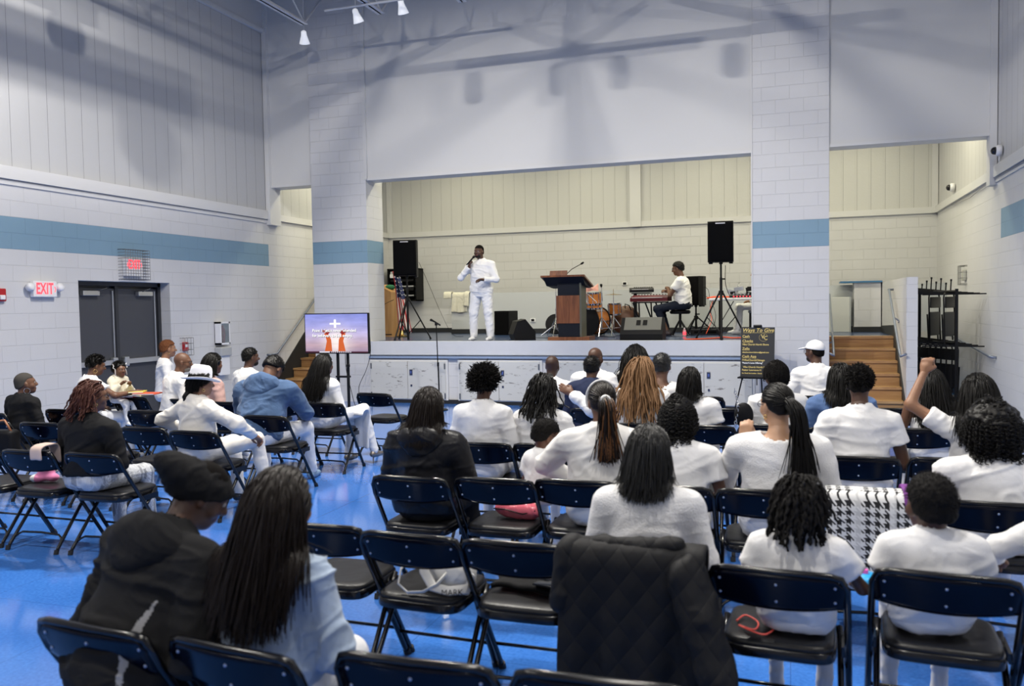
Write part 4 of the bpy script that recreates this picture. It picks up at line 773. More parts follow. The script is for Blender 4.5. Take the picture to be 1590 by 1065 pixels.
CHAIRS = [ # backrest centre x, y, turn, label
(-2.06, 1.97, -4, 'empty backed navy folding chair of the person in the black hoodie, bottom left corner'),
(-1.54, 1.96, -6, 'navy folding chair holding the woman in the pale denim jacket'),
(-.99, 2.03, 2, 'navy folding chair at the bottom edge right of the pale denim jacket'),
(-.47, 2.06, 2, 'navy folding chair at the bottom edge in front of the quilted coat'),
(-2.03, 3.21, 0, 'navy folding chair with bare vinyl seat half hidden by the long dark hair'),
(-1.55, 3.17, -2, 'navy folding chair with a white strapped handbag on its seat'),
(-1.07, 3.17, 0, 'navy folding chair with a dark folded garment and tablet on its seat'),
(-.59, 3.17, 0, 'navy folding chair under the black quilted coat'),
(-.05, 3.09, -3, 'navy folding chair holding the child with short locs'),
(.52, 3.20, -4, 'navy folding chair holding the boy in a white shirt, bottom right'),
(1.06, 3.22, 0, 'navy folding chair cut by the lower right edge of the picture'),
(-2.07, 4.26, 0, 'navy folding chair holding the woman in the black hooded raincoat'),
(-1.58, 4.33, 0, 'navy folding chair with a pink bag on its seat'),
(-1.12, 4.39, 0, 'navy folding chair holding the woman with the white headband'),
(-.62, 4.38, 0, 'navy folding chair holding the woman with a big dark curly head'),
(-.13, 4.40, 2, 'navy folding chair holding the woman with the black ponytail and open knit'),
(.37, 4.37, 0, 'navy folding chair under the houndstooth blanket'),
(.93, 4.39, 0, 'navy folding chair holding the woman with very wide curly hair at right'),
(-2.09, 5.45, 2, 'navy folding chair holding the person with the round afro'),
(-1.62, 5.5, 0, 'navy folding chair holding the person with chin length locs'),
(-1.15, 5.52, 0, 'navy folding chair before the woman with the white headband'),
(-.66, 5.5, 0, 'navy folding chair hidden behind the curly headed woman'),
(-.13, 5.52, 0, 'navy folding chair right of the big curly head, empty'),
(.40, 5.48, 2, 'navy folding chair holding the boy with white short sleeves'),
(.93, 5.55, 0, 'navy folding chair holding the girl with the raised arm'),
(-1.2, 6.61, 0, 'navy folding chair holding the woman with golden locs'),
(-.64, 6.62, 0, 'navy folding chair holding the woman in a white tee with dark hair'),
(-.15, 6.76, 0, 'navy folding chair holding the person in lacy white with a short afro'),
(.36, 6.7, 0, 'navy folding chair holding the person in blue denim'),
(.90, 6.78, 0, 'navy folding chair holding the woman in a white tank top'),
(-1.72, 7.5, 0, 'navy folding chair holding the man in a navy suit'),
(-1.12, 7.28, 0, 'navy folding chair holding the woman with short greying hair near the stage'),
(-.62, 7.7, 0, 'empty navy folding chair in front of the sign, second from the stage'),
(-.12, 7.72, 0, 'empty navy folding chair left of the man in a white cap'),
(.42, 7.9, 0, 'empty navy folding chair in front of the right stairs, nearer one'),
(.95, 8.0, 0, 'empty navy folding chair by the stub wall'),
(-2.2, 7.75, 0, 'navy folding chair holding the bald man left of the navy suit'),
(-1.95, 8.42, 0, 'navy folding chair holding the bald man behind the navy suit'),
(-1.55, 8.8, 0, 'navy folding chair under the long wavy black hair'),
(-.88, 8.66, 0, 'empty navy folding chair closest to the stage'),
(.16, 8.9, 0, 'navy folding chair holding the man in the white cap'),
(-4.58, 4.45, 0, 'navy folding chair holding the woman with auburn locs'),
(-5.14, 4.43, 0, 'navy folding chair at the left edge with a pink toy on its seat'),
(-5.68, 4.45, 0, 'navy folding chair cut by the left picture edge'),
(-4.57, 5.47, 0, 'navy folding chair holding the woman in the white hat'),
(-5.15, 5.55, 0, 'navy folding chair directly left of the white hat woman'),
(-5.75, 5.55, 0, 'navy folding chair hidden behind the black sweater of the auburn locs woman'),
(-6.33, 5.6, 0, 'navy folding chair left of the auburn locs, second in its row'),
(-6.92, 5.6, 0, 'navy folding chair with a black leather purse hung before it at the left edge'),
(-4.56, 6.42, 0, 'navy folding chair holding the person in the blue denim jacket'),
(-5.07, 6.46, 0, 'navy folding chair between the white hat and the denim jacket'),
(-5.99, 6.52, 0, 'empty navy folding chair behind the auburn locs woman'),
(-6.95, 6.43, 0, 'navy folding chair right of the woman with cropped grey hair'),
(-7.5, 6.05, 0, 'navy folding chair holding the woman with cropped grey hair'),
(-4.57, 7.42, 4, 'navy folding chair holding the woman in the white suit by the television'),
(-5.12, 7.42, 0, 'navy folding chair left of the woman in the white suit'),
(-5.68, 7.3, 0, 'navy folding chair holding the woman in the pink blazer'),
(-6.35, 7.45, 0, 'navy folding chair holding the man with a grey beard'),
(-7.12, 7.5, 0, 'navy folding chair with colourful books stacked on its top edge'),
(-4.49, 8.38, -8, 'empty navy folding chair beside the television stand'),
(-5.3, 8.3, 0, 'navy folding chair behind the denim jacket person, nearest the stage'),
(-5.96, 8.25, 0, 'navy folding chair holding the man in a white tee by the left stairs'),
(-7.0, 8.5, 0, 'empty navy folding chair before the dark doors'),
(-7.75, 7.65, 0, 'navy folding chair holding the woman feeding the little girl'),
(-8.1, 9.3, -20, 'navy folding chair holding the woman with reddish hair by the doors'),
]
proto = make_chair(); CHS = []
for i, (x, y, a, l) in enumerate(CHAIRS):
    c = proto if i == 0 else copy_tree(proto)
    c.rotation_euler = (0, 0, R(a)); c.location = (x-math.sin(R(a))*.23, y+.23*math.cos(R(a)), 0); CHS.append(c)
    tag(c, l.replace('empty backed ', ''), 'folding chair', 'folding chairs in rows')
# ------------------------------------------------------------------ bodies as blended solids
A_ = lambda *v: np.array(v, np.float32)
class Sol:
    """a union of rounded parts, blended smoothly, with optional cuts"""
    def __init__(s): s.p = []; s.c = []; s.T = None
    def rc(s, a, b, r1, r2=None, k=.03, cp=None):
        a = A_(*a); b = A_(*b); r2 = r1 if r2 is None else r2
        if s.T is not None: a = s.T(a); b = s.T(b)
        ab = b-a; L = float(ab @ ab)+1e-9; R_ = max(r1, r2)
        f = lambda P: (lambda h: np.linalg.norm(P-a-h[..., None]*ab, axis=-1)-(r1+(r2-r1)*h))(np.clip(((P-a) @ ab)/L, 0, 1))
        if cp is not None: o_, n_, L_ = A_(*cp[0]), A_(*cp[1]), cp[2]; g = f; f = lambda P: np.maximum(g(P), (P-o_) @ n_-L_)
        s.p.append((f, np.minimum(a, b)-R_, np.maximum(a, b)+R_, k)); return s
    def el(s, c, r, M=None, k=.03):
        """ellipsoid centre c radii r; M = 3x3 rotation of the ellipsoid axes"""
        c = A_(*c); r = A_(*r); M = np.eye(3, dtype=np.float32) if M is None else np.array(M, np.float32)
        if s.T is not None: M = s.T(np.eye(3), True) @ M; c = s.T(c)
        def f(P):
            q = (P-c) @ M; k0 = np.linalg.norm(q/r, axis=-1); k1 = np.linalg.norm(q/(r*r), axis=-1)
            return k0*(k0-1)/np.maximum(k1, 1e-6)
        e = np.abs(M) @ r; s.p.append((f, c-e, c+e, k)); return s
    def cut(s, f): s.c.append(f); return s
    def val(s, P):
        D = np.full(P.shape[:-1], 9., np.float32)
        for f, lo, hi, k in s.p: d = f(P); h = np.maximum(k-np.abs(D-d), 0)/k; D = np.minimum(D, d)-h*h*k*.25
        for f in s.c: D = f(D, P)
        return D
    def mesh(s, h, lo=None, hi=None):
        m = .02+h*2
        L = np.min([p[1] for p in s.p], 0)-m if lo is None else np.array(lo, np.float32); H = np.max([p[2] for p in s.p], 0)+m if hi is None else np.array(hi, np.float32)
        n = np.ceil((H-L)/h).astype(int)+1
        ax = [L[i]+h*np.arange(n[i]) for i in range(3)]
        P = np.stack(np.meshgrid(*ax, indexing='ij'), -1).astype(np.float32); D = np.full(P.shape[:3], .5, np.float32)
        for f, l_, h_, k in s.p:
            a = np.maximum(np.floor((l_-k-2*h-L)/h).astype(int), 0); b = np.minimum(np.ceil((h_+k+2*h-L)/h).astype(int)+1, n)
            if (b <= a).any(): continue
            sl = tuple(slice(a[i], b[i]) for i in range(3)); d = f(P[sl]); Dd = D[sl]; q = np.maximum(k-np.abs(Dd-d), 0)/k
            D[sl] = np.minimum(Dd, d)-q*q*k*.25
        for f in s.c: D = f(D, P)
        for i in range(3):
            sl = [slice(None)]*3; sl[i] = 0; D[tuple(sl)] = np.maximum(D[tuple(sl)], .001); sl[i] = -1; D[tuple(sl)] = np.maximum(D[tuple(sl)], .001)
        return nets(D, L, h)
def nets(D, L, h):
    I = D < 0; n = np.array(D.shape); acc = np.zeros((*(n-1), 3), np.float32); cnt = np.zeros(n-1, np.float32); E = []
    for ax in range(3):
        o = [i for i in range(3) if i != ax]
        s0 = [slice(None)]*3; s1 = [slice(None)]*3; s0[ax] = slice(0, -1); s1[ax] = slice(1, None)
        a, b = D[tuple(s0)], D[tuple(s1)]; cr_ = (a < 0) != (b < 0); idx = np.argwhere(cr_)
        # keep interior edges only
        ok = np.all([(idx[:, q] > 0) & (idx[:, q] < n[q]-1) for q in o], 0); idx = idx[ok]
        if not len(idx): continue
        va = a[tuple(idx.T)]; vb = b[tuple(idx.T)]; t = va/(va-vb); pos = idx.astype(np.float32); pos[:, ax] += t
        cells = []
        for d0, d1 in ((0, 0), (-1, 0), (-1, -1), (0, -1)):
            c = idx.copy(); c[:, o[0]] += d0; c[:, o[1]] += d1; cells.append(c)
            np.add.at(acc, tuple(c.T), pos); np.add.at(cnt, tuple(c.T), 1)
        E.append((cells, va < 0, ax))
    m = cnt > 0; ids = np.full(cnt.shape, -1, np.int64); ids[m] = np.arange(m.sum())
    V = acc[m]/cnt[m][:, None]*h+L; F = []
    for cells, ins, ax in E:
        q = np.stack([ids[tuple(c.T)] for c in cells], 1); flip = ins if ax != 1 else ~ins
        q = np.where(flip[:, None], q, q[:, ::-1]); F.append(q)
    F = np.concatenate(F) if F else np.zeros((0, 4), int); return V, F
def put(name, parts, mats, parent=None):
    """parts = list of (V, F quads, material index or per-face array)"""
    parts = [p for p in parts if len(p[1])]
    V = np.concatenate([p[0] for p in parts]); off = np.cumsum([0]+[len(p[0]) for p in parts]); F = np.concatenate([p[1]+off[i] for i, p in enumerate(parts)])
    mi = np.concatenate([np.full(len(p[1]), p[2]) if np.isscalar(p[2]) else p[2] for p in parts]).astype(np.int32)
    me = bpy.data.meshes.new(name); me.vertices.add(len(V)); me.vertices.foreach_set('co', V.astype(np.float32).ravel())
    me.loops.add(len(F)*4); me.polygons.add(len(F)); me.loops.foreach_set('vertex_index', F.astype(np.int32).ravel())
    me.polygons.foreach_set('loop_start', np.arange(len(F), dtype=np.int32)*4)
    for m in mats: me.materials.append(m)
    me.polygons.foreach_set('material_index', mi); me.polygons.foreach_set('use_smooth', np.ones(len(F), bool)); me.update(calc_edges=True)
    o = bpy.data.objects.new(name, me); COL.objects.link(o)
    if parent: o.parent = parent
    return o
def hash3(i, j, k): 
    n = (i.astype(np.int64)*73856093) ^ (j.astype(np.int64)*19349663) ^ (k.astype(np.int64)*83492791); n = (n ^ (n >> 13))*1274126177 & 0x7fffffff
    return ((n ^ (n >> 16)) & 0xffff)/65535.
def noise(P):
    I = np.floor(P).astype(np.int64); f = P-I; f = f*f*(3-2*f); r = 0
    for dx in (0, 1):
        for dy in (0, 1):
            for dz in (0, 1):
                w_ = (f[:, 0] if dx else 1-f[:, 0])*(f[:, 1] if dy else 1-f[:, 1])*(f[:, 2] if dz else 1-f[:, 2]); r = r+w_*hash3(I[:, 0]+dx, I[:, 1]+dy, I[:, 2]+dz)
    return r*2-1
def normals(V, F):
    n = np.cross(V[F[:, 2]]-V[F[:, 0]], V[F[:, 3]]-V[F[:, 1]]); N_ = np.zeros_like(V)
    for i in range(4): np.add.at(N_, F[:, i], n)
    return N_/(np.linalg.norm(N_, axis=1)[:, None]+1e-9)
def wrinkle(V, F, amp, seed=0, fx=(5, 5, 11)):
    N_ = normals(V, F); P = V*np.array(fx)+seed*17.3; P[:, 2] += P[:, 0]*.9*math.sin(seed); w1 = noise(P*.5+5)*.8
    q = P+w1[:, None]*1.3; r = np.maximum(0, .55-np.abs(noise(q))*1.6)*1.9; r2 = np.maximum(0, .5-np.abs(noise(q*1.9+9))*1.8)*1.6
    return V+N_*(amp*(r*.8+r2*.45+noise(P*.55)*.9-.35))[:, None]
def rotm(rx=0, ry=0, rz=0): return np.array((Matrix.Rotation(R(rz), 3, 'Z') @ Matrix.Rotation(R(ry), 3, 'Y') @ Matrix.Rotation(R(rx), 3, 'X')), float)
# tones and cloth
def skin(name, c): return mat('skin '+name, c, .48, bump=(120, .08), var=.08, vscale=20)
SK = {'deep': skin('deep', (.045, .020, .012)), 'dark': skin('dark', (.075, .033, .018)), 'brown': skin('brown', (.125, .056, .030)), 'tan': skin('tan', (.27, .135, .075)), 'light': skin('light', (.42, .24, .145))}
mLIP = mat('lips', (.12, .035, .03), .4); mEW = mat('eye white', (.32, .29, .27), .3); mIR = mat('iris', (.01, .006, .004), .15)
def cloth(name, c, wr=.35, rough=.8, sheen=.15, b=(220, .25), var=0): return mat(name, c, rough, bump=b, wr=wr, sheen=sheen if max(c) > .1 else 0, var=var, vscale=5, spec=.3 if max(c) > .1 else .2)
mW = cloth('white cotton', (.77, .765, .765)); mW2 = cloth('warm white twill', (.74, .725, .70), .3); mW3 = cloth('bright white knit', (.75, .745, .745), .25, b=(150, .8)); mWS = cloth('white satin suit', (.74, .71, .66), .3, .55)
mBKC = cloth('black cotton', (.008, .008, .009), .3, .85); mBNY = cloth('black nylon', (.009, .009, .011), .6, .38, 0, (60, .1)); mDEN = cloth('blue denim', (.055, .105, .21), .5, .85, var=.45); mPDEN = cloth('pale denim', (.36, .44, .56), .5, .85, var=.3)
mBDEN = cloth('chambray blue', (.07, .13, .28), .5); mPINK = cloth('dusty pink wool', (.48, .30, .27), .4); mSUIT = cloth('navy suit wool', (.018, .025, .06), .25); mJEAN = cloth('dark jeans', (.008, .012, .025), .4)
mWP = cloth('white trousers', (.74, .74, .75), .45, .75); mSHO = mat('white leather shoe', (.68, .68, .69), .45); mSHB = mat('black shoe', (.01, .01, .01), .3); mSOLE = mat('shoe sole', (.75, .75, .75), .6)
def hairm(name, c, rough=.42, spec=.28): return mat(name, c, rough, spec=spec)
HB_, HBR, HAUB, HGOLD, HGREY = hairm('black hair', (.004, .0034, .003), .42, .2), hairm('dark brown hair', (.0085, .005, .0036), .42, .22), hairm('auburn locs', (.060, .017, .010), .6), hairm('golden locs', (.165, .085, .036), .65), hairm('greying hair', (.010, .0098, .0098), .42, .35)
HRED, HFUZ, HHI, HBUZ = hairm('short reddish hair', (.13, .045, .015), .8), hairm('coily black hair', (.006, .0052, .005), .85, .2), hairm('brown highlights', (.11, .045, .015), .4), hairm('cropped grey hair', (.06, .055, .05), .85, .1)
def newspaper():
    m, N, L, b = nt('newspaper print cloth'); tc = N.new('ShaderNodeTexCoord')
    br = N.new('ShaderNodeTexBrick'); br.inputs['Scale'].default_value = 1; br.inputs['Brick Width'].default_value = .062; br.inputs['Row Height'].default_value = .03; br.inputs['Mortar Size'].default_value = .004
    br.inputs['Color1'].default_value = (.6, .62, .66, 1); br.inputs['Color2'].default_value = (.02, .025, .04, 1); br.inputs['Bias'].default_value = -.3; br.inputs['Mortar'].default_value = (.65, .67, .7, 1); L.new(tc.outputs['Object'], br.inputs['Vector'])
    wv = N.new('ShaderNodeTexWave'); wv.inputs['Scale'].default_value = 60; wv.inputs['Distortion'].default_value = 6; L.new(tc.outputs['Object'], wv.inputs[0])
    mx = N.new('ShaderNodeMix'); mx.data_type = 'RGBA'; mx.blend_type = 'MULTIPLY'; mx.inputs['Factor'].default_value = .45; L.new(br.outputs['Color'], mx.inputs['A']); L.new(wv.outputs['Color'], mx.inputs['B']); L.new(mx.outputs['Result'], b.inputs['Base Color']); return m
mNEWS = newspaper()
def hand_solid(W, dr, pn, side, curl=.5, s=1.0, grip=0, point=0):
    """W wrist, dr unit direction of the hand, pn unit normal of the back of the hand; side +1 = thumb towards cross(dr,pn)"""
    W = np.array(W, float); dr = np.array(dr, float); dr /= np.linalg.norm(dr); pn = np.array(pn, float); pn -= dr*pn.dot(dr); pn /= np.linalg.norm(pn); sd = np.cross(dr, pn)*side
    S = Sol(); at = lambda a, b, c: tuple(W+s*(dr*a+sd*b+pn*c))
    M = np.stack([dr, sd, pn], 1); S.el(at(.045, 0, 0), (.052*s, .040*s, .017*s), M, .012)
    S.rc(at(-.02, 0, 0), at(.03, 0, 0), .026*s, .024*s, .02)
    for i, (b, L_) in enumerate(((.030, .070), (.010, .078), (-.010, .072), (-.029, .056))):
        c = curl*(1+.12*i) if not (point and i == 0) else .12
        p = np.array([.082-.004*abs(i-1), b, 0]); a = 0
        for k, (fr, rr) in enumerate(((.46, .0098), (.30, .0088), (.24, .0078))):
            a += c*(.9 if k == 0 else 1.25); q = p+L_*fr*1.08*np.array([math.cos(a), b*.8 if k == 0 else 0, -math.sin(a)]); S.rc(at(*p), at(*q), rr*s, rr*.9*s, .006 if k else .012); p = q
    t0 = (.018, .028, -.004); t1 = (.045, .050, -.014-.012*curl); t2 = (.068, .052-.02*curl, -.022-.02*curl); t3 = (.088, .044-.034*curl, -.028-.02*curl)
    S.rc(at(*t0), at(*t1), .014*s, .0115*s, .015).rc(at(*t1), at(*t2), .0112*s, .0098*s, .006).rc(at(*t2), at(*t3), .0098*s, .0075*s, .006)
    return S
def strands(root, K, step, r, out0=.012, comb=None, skull=None, extra=None, sides=3, seed=0, taper=.35, wave=(0, 0), grav=1.0, jit=.15, lift=None, margin=None, drop=None, helix=None):
    """hair strands: start at roots, fall by gravity, pushed out of the skull and of the body"""
    rs = np.random.RandomState(seed); N_ = len(root); P = [root.copy()]; p = root.copy(); c0, rad, Mh = skull
    nrm = ((p-c0) @ Mh)/rad**2; nrm = nrm @ Mh.T; nrm /= np.linalg.norm(nrm, axis=1)[:, None]
    d = nrm*.8 if lift is None else nrm*lift; off = rs.rand(N_)*out0+.002 if margin is None else margin; j = rs.randn(N_, 3)*jit
    for k in range(1, K):
        g = np.array([0, 0, -grav]) + j*(1 if k > 3 else .5)
        if comb is not None: g = g+comb(p, k)
        d = d*.55+g*.45; d /= np.linalg.norm(d, axis=1)[:, None]+1e-9; p = p+d*step
        q = (p-c0) @ Mh; e = rad+off[:, None]; kk = np.linalg.norm(q/e, axis=1); m = kk < 1; q[m] = q[m]/kk[m][:, None]; p = q @ Mh.T+c0
        if extra is not None:
            D = extra(p); m = D < off+.004
            if m.any():
                pm = p[m]; e_ = .004; G = np.stack([extra(pm+np.eye(3)[i]*e_)-D[m] for i in range(3)], 1); G /= np.linalg.norm(G, axis=1)[:, None]+1e-9
                p = p.copy(); p[m] += G*np.minimum(off[m]+.004-D[m], .05)[:, None]
        P.append(p.copy())
    P = np.stack(P, 1)
    if wave[0]:
        t = np.arange(K)[None, :]; ph = rs.rand(N_, 1)*6.28; w_ = np.minimum(t/4., 1)
        P[..., 0] += wave[0]*w_*np.sin(t*wave[1]+ph); P[..., 1] += wave[0]*w_*np.cos(t*wave[1]+ph)
    return tubes(P, r, sides, taper, rs)
def tubes(P, r, sides=3, taper=.35, rs=None):
    N_, K, _ = P.shape; T = np.gradient(P, axis=1); T /= np.linalg.norm(T, axis=2)[..., None]+1e-9
    ref = np.tile(np.array([.31, .87, .38]), (N_, 1)); A = np.cross(T, ref[:, None]); A /= np.linalg.norm(A, axis=2)[..., None]+1e-9; B = np.cross(T, A)
    rr = (np.linspace(1, taper, K)[None]*np.ones((N_, 1)))*r; a = np.arange(sides)*2*PI/sides
    V = P[:, :, None]+rr[..., None, None]*(np.cos(a)[None, None, :, None]*A[:, :, None]+np.sin(a)[None, None, :, None]*B[:, :, None])
    idx = np.arange(N_*K*sides).reshape(N_, K, sides); n = np.roll(idx, -1, 2)
    F = np.stack([idx[:, :-1], n[:, :-1], n[:, 1:], idx[:, 1:]], -1).reshape(-1, 4)
    return V.reshape(-1, 3), F
PEOPLE = []
def person(label, x, y, face=0, ztop=1.24, lean=4, lat=0, twist=0, w=1.0, head=(0, 0, 0), sk='dark', top='tee', tm=None, bm=None, hair='short', hm=None, hl=.3, arms=None, pose='sit', hands=(.5, .5), sz=.445, legs=None, extra=None, res=1.0, shoe=None, zfl=0, child=False, ss=None, collar=None, neck=0, cat='person', pn=None, hy=0, hsc=1.0, hem=None):
    root_xy = (x, y); hem_ = hem; tm = tm or mW; bm = bm or mWP; hm = hm or HB_; shoe = shoe or mSHO; rs = np.random.RandomState(len(PEOPLE)+3)
    stand_ = pose == 'stand'
    cl = math.cos(R(lean))*math.cos(R(lat))
    if ss is None: s = (ztop-sz)/(.09+.02+.74*(.45+.55*cl)) if not stand_ else ztop/1.76
    else: s = ss
    hs = (s if not child else s*1.18)*hsc
    hz = sz+.09*s if not stand_ else .93*s
    H = np.array([0, -.045*s+hy if not stand_ else 0, hz]); Rt = rotm(-lean, lat, twist)
    T = lambda a, rot=False: (Rt @ np.asarray(a, float)) if rot else (H+Rt @ (np.asarray(a, float)*s))
    W_ = lambda a: np.array(a, float)
    tor = lambda S, o=0, low=True: _tor(S, o, low)
    def _tor(S, o, low):
        S.el(T((0, 0, .02)), ((.165*w)*s+o, (.115+.03*(w-1))*s+o, .12*s+o), Rt, .06); S.el(T((0, .015, .17)), ((.145*w)*s+o, (.105+.09*(w-1))*s+o, .15*s+o), Rt, .06)
        S.el(T((0, .0, .33)), ((.160*w)*s+o, (.112+.05*(w-1))*s+o, .15*s+o), Rt, .06)
        S.rc(T((-.125*w, -.012, .415)), T((.125*w, -.012, .415)), .058*s+o, k=.06); S.rc(T((0, -.015, .40)), T((0, -.02, .49)), .075*s+o, .05*s+o, k=.05); return S
    neckb = T((0, -.012, .47)); Rh = Rt @ rotm(0, 0, 0); Rh = rotm(0, 0, twist) @ rotm(head[0]*-1, 0, 0) if False else rotm(0, 0, head[2]+twist) @ rotm(-head[0], head[1], 0)
    nd = Rt @ np.array([0, .03, .155]); hc = neckb+nd*s*(1.0)+Rh @ np.array([0, .015, .02])*s
    if child: hc = neckb+nd*s*1.1+np.array([0, .01, .02])*s
    hT = lambda a: hc+Rh @ (np.asarray(a, float)*hs)
    shl = [T((sg*.178*w, -.012, .405)) for sg in (-1, 1)]
    A0 = arms or (None, None); jn = []
    for i, sg in enumerate((-1, 1)):
        if A0[i] is not None: el, wr = [W_(v) for v in A0[i]]
        elif stand_: el = shl[i]+W_((sg*.06, -.02, -.28))*s; wr = el+W_((sg*.0, .06, -.24))*s
        else:
            el = shl[i]+Rt @ W_((sg*.075, .04, -.27))*s; wr = W_((sg*.10*s, .20*s+H[1], sz+.19*s))
        # keep the bone lengths human
        d = el-shl[i]; el = shl[i]+d/np.linalg.norm(d)*.285*s; d = wr-el; Lf = np.linalg.norm(d); wr = el+d/Lf*(.25*s)
        jn.append((shl[i], el, wr))
    if stand_: lj = [(W_((sg*.09*s, 0, .90*s)), W_((sg*.11*s, .03*s, .50*s)), W_((sg*.12*s, -.01*s, .09*s))) for sg in (-1, 1)] if legs is None else [[W_(q) for q in l] for l in legs]
    else:
        lj = []
        for i, sg in enumerate((-1, 1)):
            if legs is not None and legs[i] is not None: k_, a_ = [W_(v) for v in legs[i]]
            else: k_ = W_((sg*.12*w*s, .40*s+H[1]+.02, sz+.07*s)); a_ = W_((sg*.12*w*s, (.40+.02*sg)*s+H[1]+.05, .09))
            lj.append((W_((sg*.085*w*s, H[1]+.02, sz+.085*s)), k_, a_))
    # --- skin
    B = _tor(Sol(), -.008, True)
    B.rc(T((0, -.018, .44)), hT((0, -.02, -.05)), .056*s, .050*hs, k=.03)
    for i, (S_, E_, Wr) in enumerate(jn): B.rc(S_, E_, .046*s*(.6+.4*w), .037*s, k=.03).rc(E_, Wr, .038*s, .025*s, k=.02)
    for h_, k_, a_ in lj: B.rc(k_, a_, .05*s, .036*s, k=.03)
    parts = []; hr = .013/res
    V, F = B.mesh(hr, None, None); parts.append((V, F, 0))
    HD = Sol(); M3 = Rh; k = .02*hs
    HD.el(hT((0, -.012, .035)), (.074*hs, .094*hs, .085*hs), M3, .02).el(hT((0, .028, -.03)), (.060*hs, .062*hs, .078*hs), M3, .04).el(hT((0, .058, -.085)), (.026*hs, .024*hs, .022*hs), M3, .03)
    HD.el(hT((0, .076, .028)), (.045*hs, .015*hs, .012*hs), M3, .02)
    HD.rc(hT((0, .084, .018)), hT((0, .106, -.022)), .008*hs, .013*hs, k=.012).el(hT((0, .094, -.026)), (.019*hs, .012*hs, .010*hs), M3, .01)
    HD.el(hT((0, .082, -.055)), (.025*hs, .013*hs, .0065*hs), M3, .008).el(hT((0, .080, -.066)), (.020*hs, .013*hs, .007*hs), M3, .008)
    HD.rc(hT((0, -.02, -.03)), T((0, -.016, .43)), .052*hs, .056*s, k=.035)
    for sg in (-1, 1): HD.el(hT((sg*.046, .055, -.028)), (.018*hs, .02*hs, .02*hs), M3, .02).el(hT((sg*.076, -.006, -.008)), (.009*hs, .018*hs, .031*hs), M3 @ rotm(8, 0, sg*-18), .008)
    eyes = [hT((sg*.029, .081, .006)) for sg in (-1, 1)]
    eyec = [e_.astype(np.float32) for e_ in eyes]
    HD.cut(lambda D, P: np.maximum(D, np.max([-(np.linalg.norm(((P-(e_+(Rh @ np.array([0, .013, -.001])*hs).astype(np.float32))) @ Rh.astype(np.float32))*np.array([.75, 1, 1.75], np.float32), axis=-1)-.0135*hs) for e_ in eyec], 0)))
    near = res > 1.05
    lo = np.minimum(hc-.14*hs, neckb-.07*s); hi = hc+.14*hs
    V, F = HD.mesh(.006 if (near or hair in ('buzz', 'bald')) else .0075, lo, hi); c = V[F].mean(1); cl_ = (c-hc) @ Rh/hs
    mi = np.zeros(len(F), int); mi[(abs(cl_[:, 2]+.060) < .0105) & (abs(cl_[:, 0]) < .025) & (cl_[:, 1] > .082)] = 1
    parts.append((V, F, mi))
    for e_ in eyes:
        S_ = Sol().el(e_-Rh @ np.array([0, .0025, 0])*hs, (.0125*hs,)*3); V, F = S_.mesh(.003*hs); c = (V[F].mean(1)-e_) @ Rh/hs; parts.append((V, F, np.where(np.hypot(c[:, 0], c[:, 2]) < .0062, 3, 2)))
    for i, sg in enumerate((-1, 1)):
        S_, E_, Wr = jn[i]; d = (Wr-E_)/np.linalg.norm(Wr-E_); pnn = (pn[i] if pn and pn[i] is not None else (0, -.2, 1)); hd_ = hands[i]
        g = hd_ if not isinstance(hd_, tuple) else hd_[0]; dd = d if not isinstance(hd_, tuple) or hd_[1] is None else W_(hd_[1])
        Hs = hand_solid(Wr+d*.012*s, dd, pnn, -sg, g, s*(1.0), point=0); V, F = Hs.mesh(.0055); parts.append((V, F, 0))
    o = put('person', parts, [SK[sk], mLIP, mEW, mIR]); o.location = (x, y, zfl); o.rotation_euler = (0, 0, R(face)); tag(o, label, 'person', None)
    # --- trousers
    if bm != 'none':
        S_ = Sol(); S_.el(T((0, .0, -.0)), (.158*w*s+.012, .115*s+.012+.03*(w-1), .11*s+.01), Rt, .06)
        for h_, k_, a_ in lj: S_.rc(h_, k_, (.104 if stand_ else .088)*s*(.55+.45*w), (.082 if stand_ else .066)*s, k=.05).rc(k_, a_, (.082 if stand_ else .067)*s, .066*s if stand_ else .050*s if shoe is not mSHB else .062*s, k=.03)
        if not stand_: S_.cut(lambda D, P: np.maximum(D, sz+.002-P[..., 2]-np.where(P[..., 1] > H[1]+.3*s, 9, 0)))
        zc = min(l[2][2] for l in lj); S_.cut(lambda D, P: np.maximum(D, (zc-.035)-P[..., 2]))
        V, F = S_.mesh(.014/res); V = wrinkle(V, F, .008 if stand_ else .006, rs.randint(99), (9, 9, 16)); put('trousers', [(V, F, 0)], [bm], o)
    for i, (h_, k_, a_) in enumerate(lj):
        f = a_-k_; fd = W_((f[0]*.2, 1, 0)); fd /= np.linalg.norm(fd)
        if stand_ and legs is not None and len(legs[i]) > 3: fd = legs[i][3]
        b0 = W_((a_[0], a_[1], a_[2]-.045*s)); S_ = Sol().rc(b0-fd*.035*s, b0+fd*.05*s, .036*s, .034*s, k=.03).rc(b0+fd*.04*s-(0, 0, .008), b0+fd*.14*s-(0, 0, .014), .036*s, .028*s, k=.03).rc(b0, a_, .036*s, .038*s, k=.02)
        zf = a_[2]-.088*s; S_.cut(lambda D, P, z=zf: np.maximum(D, z-P[..., 2])); V, F = S_.mesh(.009); mi = (V[F].mean(1)[:, 2] < zf+.02).astype(int); put('shoe', [(V, F, mi)], [shoe, mSOLE if shoe is mSHO else shoe], o)
    # --- top
    loose = {'tee': .014, 'polo': .016, 'long': .016, 'blazer': .022, 'hoodie': .03, 'tank': .008, 'knit': .016, 'shirt': .02, 'wide': .014}[top]
